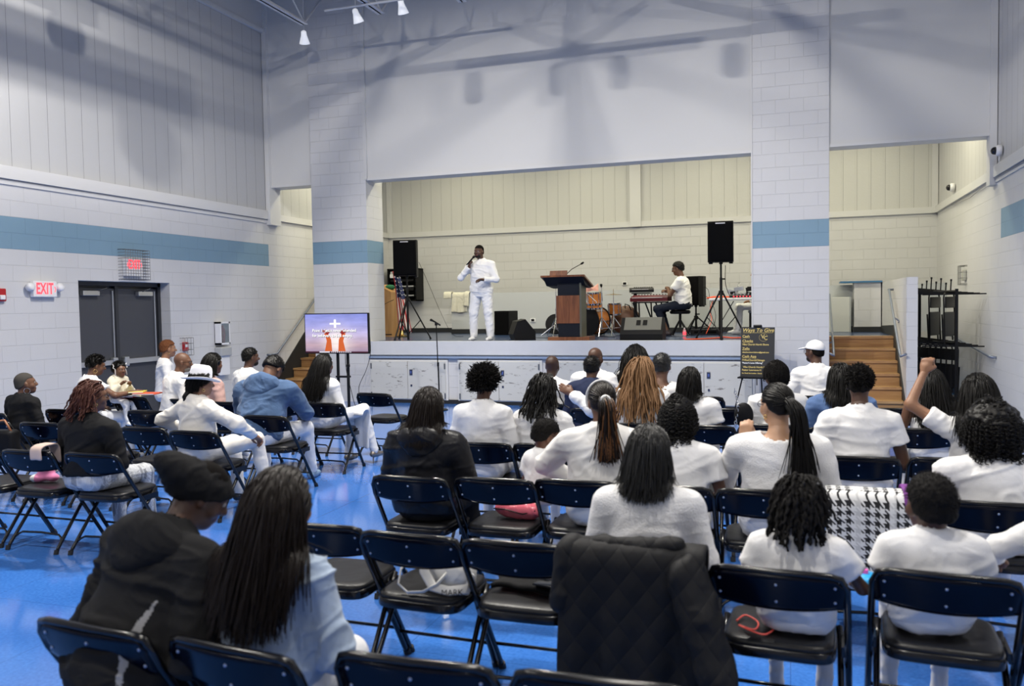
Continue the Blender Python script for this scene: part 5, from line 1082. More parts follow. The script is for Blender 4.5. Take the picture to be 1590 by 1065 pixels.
    S_ = _tor(Sol(), loose, True); S_.el(T((0, .012, .16)), (.150*w*s+loose, (.112+.07*(w-1))*s+loose, .17*s), Rt, .05); hem = -.05 if top in ('blazer', 'hoodie', 'shirt') else -.03
    if stand_: S_.el(T((0, .01, -.06)), (.172*w*s, .128*s, .20*s), Rt, .06); hem = -.15
    hem = hem if hem_ is None else hem_; fr = {'tee': .55, 'polo': .5, 'tank': 0}.get(top, 2); cuts = []
    for i, (sh, E_, Wr) in enumerate(jn):
        r0 = .052*s*(.6+.4*w)+loose*.9
        if fr == 0: continue
        if fr < 1: n_ = (E_-sh)/np.linalg.norm(E_-sh); tt = sh+(E_-sh)*(fr+.25); S_.rc(sh, tt, r0, r0*.98+.010, k=.04, cp=(sh, n_, .285*s*fr))
        else:
            n_ = (Wr-E_)/np.linalg.norm(Wr-E_); S_.rc(sh, E_, r0, .043*s+loose*.8, k=.04).rc(E_, Wr+n_*.02, .044*s+loose*.7, .031*s+loose*.4, k=.025, cp=(E_, n_, .25*s*.97))
    def ct(D, P):
        loc = (P-H.astype(np.float32)) @ Rt.astype(np.float32)/s
        D = np.maximum(D, (hem*1.0-loc[..., 2])*s)
        if top in ('tank', ): 
            rr = np.sqrt((loc[..., 0]/.105)**2+((loc[..., 1]-.01)/.2)**2); D = np.maximum(D, np.where(loc[..., 2] > .33, (np.abs(loc[..., 0])-.115*w)*s, -1))
        nk = {'knit': .088, 'wide': .105, 'tank': .085, 'tee': .064, 'polo': .058}.get(top, .056)+neck
        cc = np.sqrt(loc[..., 0]**2+((loc[..., 1]+.02)*1.15)**2); return np.maximum(D, np.minimum((nk-cc)*s, (loc[..., 2]-(.415 if top in ('knit', 'wide', 'tank') else .43))*s))
    S_.cut(ct)
    if not stand_ : S_.cut(lambda D, P: np.maximum(D, sz-P[..., 2]))
    V, F = S_.mesh(.0125/res); V = wrinkle(V, F, {'tee': .010, 'tank': .005, 'knit': .007, 'wide': .006, 'polo': .009, 'blazer': .010, 'hoodie': .013, 'long': .011, 'shirt': .013}[top]*(.7+.3*s), rs.randint(99))
    name = {'tee': 'tee_shirt', 'polo': 'polo_shirt', 'long': 'long_sleeve_top', 'blazer': 'jacket', 'hoodie': 'hooded_jacket', 'tank': 'tank_top', 'knit': 'knit_top', 'wide': 'crochet_top', 'shirt': 'shirt'}[top]
    tp = put(name, [(V, F, 0)], [tm], o)
    if top in ('polo', 'blazer', 'shirt') or collar:
        pts = []
        for t in np.linspace(-2.6, 2.6, 19): pts.append(T((.066*math.sin(t), -.018-.062*math.cos(t), .462+.012*math.cos(t)-(.03 if abs(t) > 1.9 else 0))))
        C = Sol()
        for a, b_ in zip(pts[:-1], pts[1:]): C.rc(a, b_, .0105*s+.003, k=.01).rc(a-(Rt @ W_((0, 0, .018)))*s, b_-(Rt @ W_((0, 0, .018)))*s, .0105*s+.004, k=.01)
        V, F = C.mesh(.007); put('collar', [(V, F, 0)], [tm if collar is None else collar], tp)
    if top == 'hoodie':
        C = Sol(); pts = [T((.105*math.sin(t)*w, -.045-.075*math.cos(t), .435+.035*math.cos(t)-.02*abs(math.sin(t)))) for t in np.linspace(-2.2, 2.2, 13)]
        for i, (a, b_) in enumerate(zip(pts[:-1], pts[1:])): C.rc(a, b_, (.040+.020*math.cos((i-5.5)/6*2))*s, k=.03)
        C.el(T((0, -.115, .40)), (.115*s, .045*s, .085*s), Rt @ rotm(-25, 0, 0), .05)
        V, F = C.mesh(.011/res); V = wrinkle(V, F, .007, 7, (9, 9, 14)); put('hood', [(V, F, 0)], [tm], tp)
    # --- hair
    rad = np.array([.076, .097, .088])*hs; c0 = hT((0, -.012, .035)); skull = (c0, rad, Rh)
    def roots(n, front=.04, low=-.035):
        i = np.arange(n)+.5; ph = np.arccos(1-1.62*i/n); th = PI*(1+5**.5)*i; q = np.stack([np.sin(ph)*np.cos(th), np.sin(ph)*np.sin(th), np.cos(ph)], 1)*(rad/hs)
        z = q[:, 2]; ok = (z > low-(.0 if True else 0)) & ~((q[:, 1] > front-.0) & (z < .062)) & ~((q[:, 1] > .0) & (z < -.01)) & ~((abs(q[:, 0]) > .06) & (abs(q[:, 1]+.0) < .022) & (z < .0))
        q = q[ok]; return c0+(q*hs) @ Rh.T
    body = _tor(Sol(), loose+.006, True)
    for i, (sh, E_, Wr) in enumerate(jn): body.rc(sh, E_, .052*s+loose, .05*s+loose)
    bval = lambda P: body.val(P.astype(np.float32))
    def cap(t, front=.055, low=-.045, k=.0, back=0, amp=0, fq=60, hh=.0075, sz_=None, side=.0):
        C = Sol(); C.el(hT((0, -.012-.0, .036)), (.074*hs+t, .094*hs+t, .085*hs+t), Rh, .01)
        C.el(hT((0, -.03, -.02)), (.066*hs+t*.8, .07*hs+t, .05*hs+t*.5), Rh, .03)
        def cc(D, P):
            l = (P-hc.astype(np.float32)) @ Rh.astype(np.float32)/hs; ear = .0
            line = np.where(l[..., 1] > .012, .055+.35*np.maximum(l[..., 1]-.06, 0), np.where(l[..., 1] > -.03, (l[..., 1]+.03)/.042*(.055-low)*.0+np.interp(l[..., 1], [-.03, .012], [low+.03, .05]), low+.028*np.clip((l[..., 1]+.075)/.045, 0, 1)))
            line = np.where(l[..., 1] > front+.02, .07, line) ; return np.maximum(D, (line-l[..., 2])*hs)
        C.cut(cc); V, F = C.mesh(hh)
        if amp: N_ = normals(V, F); V = V+N_*(amp*noise(V*fq))[:, None]
        return V, F
    hp = []; K_ = hair
    if K_ == 'buzz': hm = hm if hm is not HB_ else hairm('cropped black hair', (.006, .005, .0045), .9, .08); hp = [(*cap(.003, hh=.006), 0)]
    elif K_ in ('short', 'fade'): hp = [(*cap(.012*hs, amp=.004, fq=90, hh=.006), 0)]; rt = roots(700, .05, -.03)+0; hp.append((*strands(rt, 3, .010, .0022, skull=skull, seed=1, lift=1, grav=.1, jit=.5), 0))
    elif K_ in ('afro', 'afrosmall'):
        t = .062*hs if K_ == 'afro' else .021*hs; hp = [(*cap(t*.72, front=.05, amp=.012, fq=55), 0)]; rt = roots(3600, .045, -.05); n_ = ((rt-c0) @ Rh)/rad**2 @ Rh.T; n_ /= np.linalg.norm(n_, axis=1)[:, None]
        j = rs.randn(len(rt), 3)*.22; L_ = t*(.75+.42*rs.rand(len(rt))); P = np.stack([rt+(n_*1.0+j*u)*(L_*u)[:, None]+rs.randn(len(rt), 3)*.003*(u > 0) for u in (0, .4, .7, 1.0)], 1); hp.append((*tubes(P, .0062, 3, .35), 0))
    elif K_ in ('long', 'bob', 'wavy'):
        n = 3000 if res > 1.05 else 1300; rt = roots(n, .055, -.045); sd = lambda p, k: np.stack([np.zeros(len(p)), np.where(((p-c0) @ Rh)[:, 1] > -.0, -1.4, -.25), np.zeros(len(p))], 1) @ rotm(0, 0, head[2]+twist).T
        hp = [(*cap(.012*hs, amp=.002), 0)]; st_ = (hl+.18)*s/15
        V, F = strands(rt, 16, st_, .0040 if res > 1.05 else .005, out0=.022*hs, comb=sd, skull=skull, extra=bval, seed=3, jit=.09 if K_ != 'wavy' else .13, wave=(0, 0) if K_ != 'wavy' else (.008, 1.3), taper=.3)
        hp.append((V, F, 0))
        if K_ == 'bob': hp[0] = (*cap(.022*hs, amp=.003, fq=30), 0)
    elif K_ in ('locs', 'locslong', 'locsup'):
        n = {'locs': 210, 'locslong': 230, 'locsup': 150}[K_]; rt = roots(n, .06, -.04); sd = lambda p, k: np.stack([np.zeros(len(p)), np.where(((p-c0) @ Rh)[:, 1] > .0, -1.3, -.2), np.zeros(len(p))], 1) @ rotm(0, 0, head[2]+twist).T
        hp = [(*cap(.010*hs, amp=.003), 0)]; V, F = strands(rt, 14, (hl+.18)*s/13, .0072*hs, out0=.028*hs, comb=sd, skull=skull, extra=bval, seed=5, jit=.16, sides=5, taper=.75, wave=(.003, 1.9)); V = V+normals(V, F)*(.0012*np.sin(V[:, 2]*420))[:, None]; hp.append((V, F, 0))
    elif K_ in ('curly', 'curlywide', 'curlshort'):
        t = {'curly': .042, 'curlywide': .105, 'curlshort': .026}[K_]*hs; hp = [(*cap(t*.85, amp=.012, fq=45), 0)]; rt = roots({'curly': 1500, 'curlywide': 1900, 'curlshort': 900}[K_], .05, -.05); n_ = ((rt-c0) @ Rh)/rad**2 @ Rh.T; n_ /= np.linalg.norm(n_, axis=1)[:, None]
        K2 = 26; out = []; p = rt+n_*t*.25; d = n_.copy(); spread = {'curly': .9, 'curlywide': 1.5, 'curlshort': .8}[K_]
        for k in range(K2):
            out.append(p.copy()); d = d*(.80 if K_ != 'curlywide' else .86)+np.array([0, 0, -1])*(.20 if K_ != 'curlywide' else .14)+rs.randn(len(rt), 3)*.03; d /= np.linalg.norm(d, axis=1)[:, None]; p = p+d*(hl*s/K2)*1.0*((.62+.55*((np.arange(len(rt))*.618) % 1))*np.where(((rt-c0) @ Rh)[:, 2] > .05*hs, .75, 1))[:, None]
            q = (p-c0) @ Rh; e = rad+t*.5; kk = np.linalg.norm(q/e, axis=1); m = kk < 1; q[m] /= kk[m][:, None]; p = q @ Rh.T+c0
            D = bval(p); m = D < .006; p[m, 1] -= .012
        P = np.stack(out, 1); ph = rs.rand(len(rt), 1)*6.28; a = np.arange(K2)[None]*1.25+ph; P[..., 0] += .0085*np.cos(a); P[..., 1] += .0085*np.sin(a); P[..., 2] += .004*np.sin(a*1.0+1)
        hp.append((*tubes(P, .0042, 3, .7), 0))
    elif K_ == 'pony':
        V, F = cap(.008*hs, amp=0); hp = [(V, F, 0)]; rt = roots(600, .058, -.045); tie = hT((0, -.115, .03)); hw = lambda p, k: (tie-p)/(np.linalg.norm(tie-p, axis=1)[:, None]+1e-6)*3.0
        hp.append((*strands(rt, 9, .016*hs, .0045, out0=.007, comb=hw, skull=skull, seed=4, jit=.02, lift=.1, grav=.0), 0))
        n = 420; r0 = tie+rs.randn(n, 3)*.010; hp.append((*strands(r0, 16, hl*s/14, .0055, out0=.03*hs, skull=(c0, rad*.9, Rh), extra=bval, seed=8, jit=.09, taper=.3, lift=1.0, comb=lambda p, k: np.tile((Rh @ np.array([0, -.9 if k < 3 else 0, 0])), (len(p), 1))), (np.arange(n*15*3) // 45 % 3 == 0).astype(int) if hm is HHI else 0))
    mats_ = [hm if hm is not HHI else HBR, HHI]
    if hp: ho = put('hair', hp, mats_, o)
    if K_ == 'pony':
        C = MB(); q = hT((0, -.118, .028)); pts = [q+Rh @ (np.array([.024*math.cos(t), -.006, .024*math.sin(t)])*hs) for t in np.linspace(0, 2*PI, 15)]; C.tube(pts, .011*hs, 8).build('hair_tie', mW if hm is HHI else mBKC, ho, smooth=True)
    if extra: extra(o, hT, T, hs, s, Rh, Rt, jn, tp)
    PEOPLE.append(o); return o
def glasses(o, hT, hs, m=None):
    b = MB()
    for sg in (-1, 1):
        pts = [hT((sg*(.032+.024*math.cos(t)), .098-.004*abs(math.cos(t)), .006+.018*math.sin(t))) for t in np.linspace(0, 2*PI, 13)]; b.tube(pts, .0022*hs, 5); b.tube([hT((sg*.056, .092, .012)), hT((sg*.078, .05, .012)), hT((sg*.082, .0, .008))], .0022*hs, 5)
    b.tube([hT((-.010, .102, .01)), hT((.010, .102, .01))], .0022, 5).build('glasses', m or mBM, o)
mGOLD = mat('gold jewellery', (.75, .52, .2), .2, metal=1)
def hoop(o, hT, hs, r=.02, m=None, z=-.045, sides=(-1, 1)):
    for sg in sides: MB().tube([hT((sg*.080, -.006+r/ .23*.23*math.cos(t)/1, z-r+r*math.sin(t))) for t in np.linspace(0, 2*PI, 14)], .0028, 6).build('earring', m or mGOLD, o, smooth=True)
# ------------------------------------------------------------------ hats
def fedora(o, hT, T, hs, s, Rh, Rt, jn, tp):
    M = Matrix.Translation(hT((0, -.015, .055))) @ Matrix(Rh.tolist()).to_4x4() @ Matrix.Rotation(R(-6), 4, 'X')
    b = MB(); n = 40; pr = [(.086, -.008), (.088, .02), (.084, .07), (.078, .105), (.066, .122), (.045, .118), (.01, .108)]; V = []; F = []
    for r_, z in pr:
        for i in range(n):
            t = 2*PI*i/n; x = r_*.95*math.cos(t); y = r_*1.18*math.sin(t); k = max(0, (z-.06)/.06)
            if y > 0: x *= 1-.30*k*(y/.1)
            V.append((x, y, z-(.020*k*math.exp(-(x/.025)**2))))
    for k in range(len(pr)-1):
        for i in range(n): j = (i+1) % n; F.append((k*n+i, k*n+j, (k+1)*n+j, (k+1)*n+i))
    F.append(tuple((len(pr)-1)*n+i for i in range(n))); b.add(V, F)
    b.v[0] = b.v[0]*hs @ np.array(M)[:3, :3].T+np.array(M)[:3, 3]; wool = mat('white felt', (.74, .74, .78), .75, sheen=.3)
    h = b.build('hat', wool, o, smooth=True); b = MB(); V = []; F = []
    for k, (r_, dz) in enumerate(((.084, .0), (.115, -.004), (.145, -.002), (.165, .006), (.168, .010), (.164, .003), (.145, -.007), (.115, -.010), (.084, -.006))):
        for i in range(n): t = 2*PI*i/n; V.append((r_*math.cos(t), r_*1.12*math.sin(t), dz-.018*(math.sin(t)**2)*(r_/.165)**2+.012*(math.cos(t)**2)*(r_/.165)**2-.008))
    for k in range(8):
        for i in range(n): j = (i+1) % n; F.append((k*n+i, k*n+j, (k+1)*n+j, (k+1)*n+i))
    b.add(V, F); b.v[0] = b.v[0]*hs @ np.array(M)[:3, :3].T+np.array(M)[:3, 3]; b.build('brim', wool, h, smooth=True)
    b = MB(); V = []; F = []
    for k, z in enumerate((-.004, .010)):
        for i in range(n): t = 2*PI*i/n; V.append((.0895*.97*math.cos(t), .0895*1.19*math.sin(t), z))
    for i in range(n): j = (i+1) % n; F.append((i, j, n+j, n+i))
    b.add(V, F); b.v[0] = b.v[0]*hs @ np.array(M)[:3, :3].T+np.array(M)[:3, 3]; q = b.build('hat_band', mBKC, h, smooth=True)
    md = q.modifiers.new('s', 'SOLIDIFY'); md.thickness = .003; md.offset = 1
def bundle(o, hT, hs, m, tie=True):
    S_ = Sol().rc(hT((-.01, -.10, -.05)), hT((-.02, -.125, -.13)), .030*hs, .036*hs, k=.02).rc(hT((-.02, -.125, -.13)), hT((-.025, -.115, -.20)), .036*hs, .028*hs, k=.02)
    V, F = S_.mesh(.007); V = V+normals(V, F)*(.004*noise(V*120))[:, None]; h = put('hair_bun', [(V, F, 0)], [m], o)
    if tie: MB().tube([hT((-.04+.0*t, -.10-.02*math.sin(t), -.055+.012*math.cos(t*2))) + Rh_(t, hs) for t in np.linspace(0, 6.28, 16)], .006*hs, 6).build('hair_tie', mat('cream scrunchie', (.6, .5, .38), .7), h, smooth=True)
def Rh_(t, hs): return np.array([.034*hs*math.cos(t)+.03*hs, .02*hs*math.sin(t), 0])
def beanie(o, hT, T, hs, s, Rh, Rt, jn, tp):
    S_ = Sol().el(hT((0, -.005, .03)), (.091*hs, .110*hs, .080*hs), Rh, .03).el(hT((0, -.085, .04)), (.084*hs, .085*hs, .062*hs), Rh, .05).el(hT((-.01, -.14, .055)), (.070*hs, .070*hs, .042*hs), Rh, .05).el(hT((0, -.02, -.01)), (.082*hs, .095*hs, .06*hs), Rh, .04)
    S_.cut(lambda D, P: np.maximum(D, (-.012-((P-hc_) @ Rh32)[..., 2]/hs+.42*((P-hc_) @ Rh32)[..., 1]/hs)*hs)); hc_ = hT((0, 0, 0)).astype(np.float32); Rh32 = Rh.astype(np.float32)
    V, F = S_.mesh(.008); V = wrinkle(V, F, .007, 5, (14, 14, 26)); m = cloth('black beanie knit', (.010, .010, .011), .3, .95, .1, (300, .8)); put('beanie', [(V, F, 0)], [m], o)
def ballcap(o, hT, T, hs, s, Rh, Rt, jn, tp):
    m = mat('white cap cotton', (.72, .72, .74), .8, bump=(200, .2)); S_ = Sol().el(hT((0, -.008, .04)), (.088*hs, .108*hs, .095*hs), Rh, .03); c_ = hT((0, 0, 0)).astype(np.float32); r_ = Rh.astype(np.float32)
    S_.cut(lambda D, P: np.maximum(D, (.035-((P-c_) @ r_)[..., 2]/hs+.10*((P-c_) @ r_)[..., 1]/hs)*hs)); V, F = S_.mesh(.006); h = put('cap', [(V, F, 0)], [m], o)
    S_ = Sol().el(hT((0, .10, .042)), (.076*hs, .105*hs, .013*hs), Rh @ rotm(-10, 0, 0), .01); S_.cut(lambda D, P: np.maximum(D, (.075-((P-c_) @ r_)[..., 1]/hs)*hs)); V, F = S_.mesh(.005); put('visor', [(V, F, 0)], [m], h)
    MB().lathe([(.008, 0), (.006, .005), (.001, .007)], 10, c=hT((0, -.008, .132))).build('button', m, h)
    MB().tube([hT((.03*k, -.108+.01*k*k, .045)) for k in (-1, -.5, 0, .5, 1)], .007*hs, 6).build('back_strap', mat('magenta strap', (.35, .02, .12), .6), h)
    glasses(o, hT, hs)
def side_panel(o, hT, T, hs, s, Rh, Rt, jn, tp):
    me = tp.data; me.materials.append(mat('grey fleece', (.25, .25, .26), .9)); o0 = T((0, 0, 0))
    for p in me.polygons:
        l = Rt.T @ (np.array(p.center)-o0)/s
        if l[1] < .02 and -.05 < l[2] < .27 and abs(l[0]-(.150+.9*(l[2]-.12)**2)) < .013*(1-((l[2]-.11)/.17)**2): p.material_index = 1
def EX(*fs):
    def g(o, hT, T, hs, s, Rh, Rt, jn, tp):
        for f in fs: f(o, hT, T, hs, s, Rh, Rt, jn, tp)
    return g
gl = lambda o, hT, T, hs, *a: glasses(o, hT, hs)
er = lambda o, hT, T, hs, *a: hoop(o, hT, hs, .012)
erb = lambda o, hT, T, hs, *a: hoop(o, hT, hs, .03, mCHR, -.04)
def beard(col):
    def g(o, hT, T, hs, s, Rh, Rt, jn, tp):
        S_ = Sol().el(hT((0, .040, -.072)), (.052*hs, .054*hs, .040*hs), Rh, .02).el(hT((0, .080, -.047)), (.028*hs, .012*hs, .005*hs), Rh, .01); c_ = hT((0, 0, 0)).astype(np.float32); r_ = Rh.astype(np.float32)
        S_.cut(lambda D, P: np.maximum(D, -(np.linalg.norm(((P-c_) @ r_)/hs/np.array([.024, .03, .012], np.float32)-np.array([0, 3.0, -4.9], np.float32), axis=-1)-1)*.012)); V, F = S_.mesh(.005); V = V+normals(V, F)*(.0015*noise(V*200))[:, None]; put('beard', [(V, F, 0)], [hairm('beard '+col[0], col[1], .8)], o)
    return g
bk, bg = beard(('black', (.006, .005, .004))), beard(('grey', (.16, .15, .14)))
# ------------------------------------------------------------------ the congregation, left block
person('person in black hooded sweatshirt and slouchy black beanie bowing at bottom left', -2.04, 2.10, -16, lean=29, w=1.25, head=(32, 0, -24), sk='dark', top='hoodie', tm=cloth('charcoal fleece', (.012, .012, .013), .35, .95, .1, (300, .4)), bm=mBKC, hair='buzz', ss=.96, res=1.5, shoe=mSHB, twist=0,
       extra=EX(beanie, side_panel))
person('woman with long straight dark hair and pale denim jacket seated at bottom left', -1.53, 2.20, -4, 1.17, lean=5, w=1.06, sk='tan', top='shirt', tm=mPDEN, hair='long', hm=HBR, hsc=1.12, hl=.27, res=1.7, legs=(((-.10, .30, .51), (-.1, .32, .09)), ((.07, .28, .51), (.07, .30, .09))))
person('woman with auburn locs, black sweater and newspaper print trousers', -4.74, 4.62, -4, 1.20, w=1.32, sk='brown', top='long', tm=mBKC, bm=mNEWS, hair='locs', hm=HAUB, hl=.03, hem=.03, head=(0, 0, -26), extra=EX(er, gl), res=1.2)
person('woman with cropped grey hair, silver hoop earring and black top at far left', -7.25, 6.25, -5, 1.09, w=1.25, sk='brown', top='long', tm=mBKC, bm=mBKC, hair='buzz', hm=HBUZ, hsc=1.22, extra=erb, head=(-6, 0, -30))
person('woman with short black afro and gold earring leaning toward the little girl', -7.5, 7.3, -22, 1.215, lean=10, w=1.1, sk='brown', top='tee', hair='afrosmall', hl=.1, head=(14, 0, -16), arms=(None, ((.38, .12, .78), (.36, .38, .80))), extra=lambda o, hT, T, hs, *a: hoop(o, hT, hs, .022), hands=(.5, .9))
person('little girl with white hair ribbons and cream sweater facing right', -7.26, 7.5, -100, 1.165, ss=.50, sz=.67, hsc=1.25, child=True, sk='brown', top='long', tm=cloth('cream knit', (.62, .58, .47), .3), bm=mWP, hair='afrosmall', arms=(((-.12, .05, .80), (-.02, .15, .92)), ((.12, .05, .80), (.03, .15, .94))),
       legs=(((-.05, .17, .68), (-.05, .20, .47)), ((.05, .17, .68), (.05, .20, .47))), extra=lambda o, hT, T, hs, s, Rh, Rt, jn, tp: [MB().tube([hT((sg*.085, .0, .06)), hT((sg*.12, .01, .10)), hT((sg*.10, .0, .06)), hT((sg*.125, .02, .04)), hT((sg*.09, .02, .02)), hT((sg*.1, .04, -.08))], .010*hs, 6, flat=.5).build('hair_ribbon', mW, o, smooth=True) for sg in (-1, 1)])
person('woman with short reddish hair in white by the dark double doors', -8.3, 9.45, -40, 1.29, w=.95, sk='tan', top='long', hair='short', hm=HRED, extra=er)
person('bald man with grey beard in cream jacket, left block', -6.56, 7.6, -28, 1.235, lean=10, w=1.15, sk='brown', top='blazer', tm=mW2, hair='bald', extra=EX(bg, gl), head=(4, 0, -30))
person('woman in a white fedora and white satin suit with low ponytail', -4.68, 5.68, -6, 1.20, lean=5, w=1.02, sk='tan', top='blazer', tm=mWS, bm=mWS, hair='long', hl=-.10, res=1.3, head=(4, 0, -24), twist=-6,
       arms=(((-.40, -.02, .78), (-.28, .16, .66)), ((.40, .12, .72), (.34, .36, .58))), legs=(((-.04, .44, .54), (-.02, .46, .09)), ((.24, .42, .58), (.30, .46, .10))), shoe=mSHB, extra=EX(fedora, er, lambda o, hT, T, hs, *a: bundle(o, hT, hs, HB_)))
person('woman with dark hair in a dusty pink blazer behind the white hat', -6.03, 7.45, -16, 1.225, lean=12, w=1.05, sk='brown', top='blazer', tm=mPINK, hair='bob', hl=.08)
person('man with short black hair and beard in a white tee by the left stairs', -6.2, 8.45, -24, 1.235, w=1.2, sk='dark', top='tee', hair='short', extra=bk, head=(0, 0, -14))
person('person in a hooded blue denim jacket and white trousers bent forward', -4.72, 6.55, 8, lean=26, w=1.28, sk='brown', top='hoodie', tm=mDEN, hair='short', hm=HB_, head=(60, 0, -10), ss=1.06, res=1.25, arms=(((-.34, .30, .68), (-.18, .46, .62)), ((.34, .34, .68), (.24, .52, .62))),
       legs=(((-.18, .42, .53), (-.17, .44, .09)), ((.24, .50, .53), (.24, .62, .09))), shoe=mat('blue grey sneaker', (.20, .30, .42), .6), hy=.02)
def heels(o, hT, T, hs, s, Rh, Rt, jn, tp): MB().tube([(.26, .48, .10), (.265, .47, .0)], [.009, .005], 6).build('shoe_heel', mat('pewter shoe', (.25, .22, .19), .3, metal=.6), o)
person('woman in white suit with long black hair seated before the television', -4.68, 7.64, -10, 1.21, lean=4, w=1.0, sk='brown', top='blazer', tm=mW, hair='long', hl=.27, res=1.2, shoe=mat('pewter shoe', (.25, .22, .19), .3, metal=.6), head=(0, 0, -6), legs=(((.04, .42, .55), (-.02, .40, .10)), ((.17, .44, .59), (.26, .50, .14))),
       extra=EX(heels, lambda o, hT, T, hs, s, *a: cloth_drape('jacket_tail', .10, .32, .30, .60, .42, .05, mW, None, .012, 1, o, 4, .10, 10, 14)))
# ------------------------------------------------------------------ right block
person('woman with long dark brown hair in a black hooded raincoat, aisle seat', -2.06, 4.50, 0, 1.20, lean=6, w=1.20, sk='tan', top='hoodie', tm=mBNY, bm=mBKC, hair='long', hm=HBR, hl=.11, res=1.3, shoe=mSHB)
person('person with round spiky afro in a white long sleeve top', -2.13, 5.66, 0, 1.235, w=.98, sk='brown', top='long', hair='afro', hm=HFUZ, hsc=.92, res=1.25)
person('person with chin length black locs and white sweater', -1.70, 5.72, 0, 1.19, lean=7, w=1.05, sk='dark', top='long', tm=mW3, hair='locs', hm=HB_, hl=.12, res=1.15)
person('woman with white headband and highlighted ponytail hugging a small boy', -1.02, 4.62, 2, 1.245, lean=5, w=1.18, sk='brown', top='blazer', tm=mW2, hair='pony', hm=HHI, hl=.36, res=1.35, head=(0, 0, 20), arms=(((-.37, .12, .74), (-.22, .32, .62)), None),
       extra=EX(gl, lambda o, hT, T, hs, s, Rh, Rt, jn, tp: MB().tube([hT((.083*math.cos(t), .03-.035*math.sin(t)+.015, .028+.105*math.sin(t))) for t in np.linspace(-.55, PI+.55, 26)], .0085*hs, 8, flat=2.1).build('headband', mW, o, smooth=True)))
person('small boy with cropped black hair leaning against the ponytail woman', -1.47, 4.93, -20, 1.01, ss=.56, sz=.46, hsc=1.3, child=True, sk='brown', top='tee', tm=mW, hair='fade', hm=HFUZ, head=(16, 6, -34), lean=8)
person('woman with greying black bob in an openwork white crochet top', -.56, 3.42, 2, 1.175, lean=4, w=1.13, sk='brown', top='wide', tm=mW3, hair='bob', hm=HGREY, hl=.06, res=1.6, head=(3, 0, -6), extra=lambda o, hT, T, hs, *a: MB().lathe([(.001, -.02), (.014, -.012), (.016, 0), (.010, .014), (.001, .02)], 10, c=hT((.086, .0, -.052))).build('earring', mCHR, o))
person('woman with full curly black hair and wide white blouse', -.60, 4.62, 0, 1.145, lean=9, w=1.26, sk='brown', top='tee', tm=mW, hair='curly', hl=.13, res=1.25)
def necklace(o, hT, T, hs, s, *a): MB().tube([T((.062*math.sin(t), -.018-.06*math.cos(t), .470)) for t in np.linspace(-2.2, 2.2, 18)], .003, 5).build('necklace', mGOLD, o, smooth=True)
person('woman with long black ponytail and open white knit raising her hand to her glasses', -.06, 4.62, 4, 1.25, lean=5, w=1.22, sk='light', top='knit', tm=mW3, hair='pony', hl=.42, res=1.35, head=(2, 0, 34), neck=.012, arms=(((-.27, .14, .72), (-.15, .24, .96)), None), hands=((.8, (.12, .0, 1)), .5), pn=((0, -1, .1), None), extra=EX(gl, er, necklace))
person('teenage boy with short afro and white polo shirt', .42, 5.68, 0, 1.275, w=1.08, sk='dark', top='polo', tm=mW, hair='afrosmall', hm=HFUZ, res=1.25, hsc=.93, neck=0)
person('child with short black locs and white polo shirt at lower right', .02, 3.30, -4, 1.02, ss=.60, hsc=1.32, child=True, sk='dark', top='polo', hair='locs', hm=HFUZ, hl=.05, res=1.45, w=1.30, sz=.46, lean=4, lat=2, arms=(None, ((.27, .06, .56), (.22, .24, .58))), extra=lambda o, hT, T, hs, *a: MB().lathe([(.002, -.03), (.014, -.015), (.005, 0), (.016, .015), (.002, .03)], 10, c=hT((.088, -.01, .005))).build('hair_bow', mat('blue bow', (.02, .02, .5), .4), o))
person('small boy with cropped black hair and white shirt at lower right', .50, 3.42, 4, 1.035, ss=.61, hsc=1.36, child=True, sk='dark', top='polo', hair='short', hm=HFUZ, res=1.45, w=1.34, sz=.46, head=(0, 0, 16), lean=3)
person('large woman with very wide curly black hair and white satin blouse at right', .96, 4.62, 6, 1.12, lean=6, w=1.52, sk='brown', top='long', tm=mW, hair='curlywide', hl=.13, res=1.35)
person('girl with straight black hair raising her bare left arm and fist', 1.10, 5.72, 2, 1.215, lean=4, w=1.05, sk='tan', top='tee', tm=mW, hair='long', hl=.22, res=1.2, arms=(((-.42, .02, 1.06), (-.27, .10, 1.28)), None), hands=((1.1, (.25, .1, 1)), .5), pn=((-.4, -1, 0), None))
person('woman in a white tank top with long black hair beside the raised arm', 1.03, 6.98, 4, 1.15, w=1.15, sk='brown', top='tank', tm=mW, hair='long', hl=.28, res=1.1, lean=6)
person('woman in white tee with dark wavy hair behind the curly headed woman', -.78, 6.80, -6, 1.16, w=1.24, sk='dark', top='tee', tm=mW, hair='bob', hl=.07, lean=8)
person('woman with long golden locs in white reaching her arm left', -1.17, 6.82, 0, 1.245, lean=4, w=1.12, sk='brown', top='shirt', tm=mW, hair='locslong', hm=HGOLD, hl=.32, res=1.2, arms=(((-.40, .02, .82), (-.60, .10, .92)), None), hands=((.25, (-.9, .1, .45)), .5), pn=((0, -1, .3), None))
person('man in navy suit jacket with cropped black hair, centre', -1.80, 7.72, 0, 1.195, w=1.12, sk='brown', top='blazer', tm=mSUIT, bm=mBKC, hair='short', collar=mW, lean=4)
person('bald man in white shirt left of the navy suit', -2.27, 7.98, 0, 1.19, w=1.12, sk='deep', top='long', hair='bald', collar=mW, head=(6, 0, -6))
person('bald man in white behind the navy suit, near the stage', -1.98, 8.64, -4, 1.235, w=1.15, sk='dark', top='long', hair='bald', head=(6, 0, -16))
person('woman with very long wavy black hair in white near the stage', -1.60, 9.0, 6, 1.24, w=.95, sk='brown', top='tee', hair='wavy', hl=.6, head=(0, -4, 6))
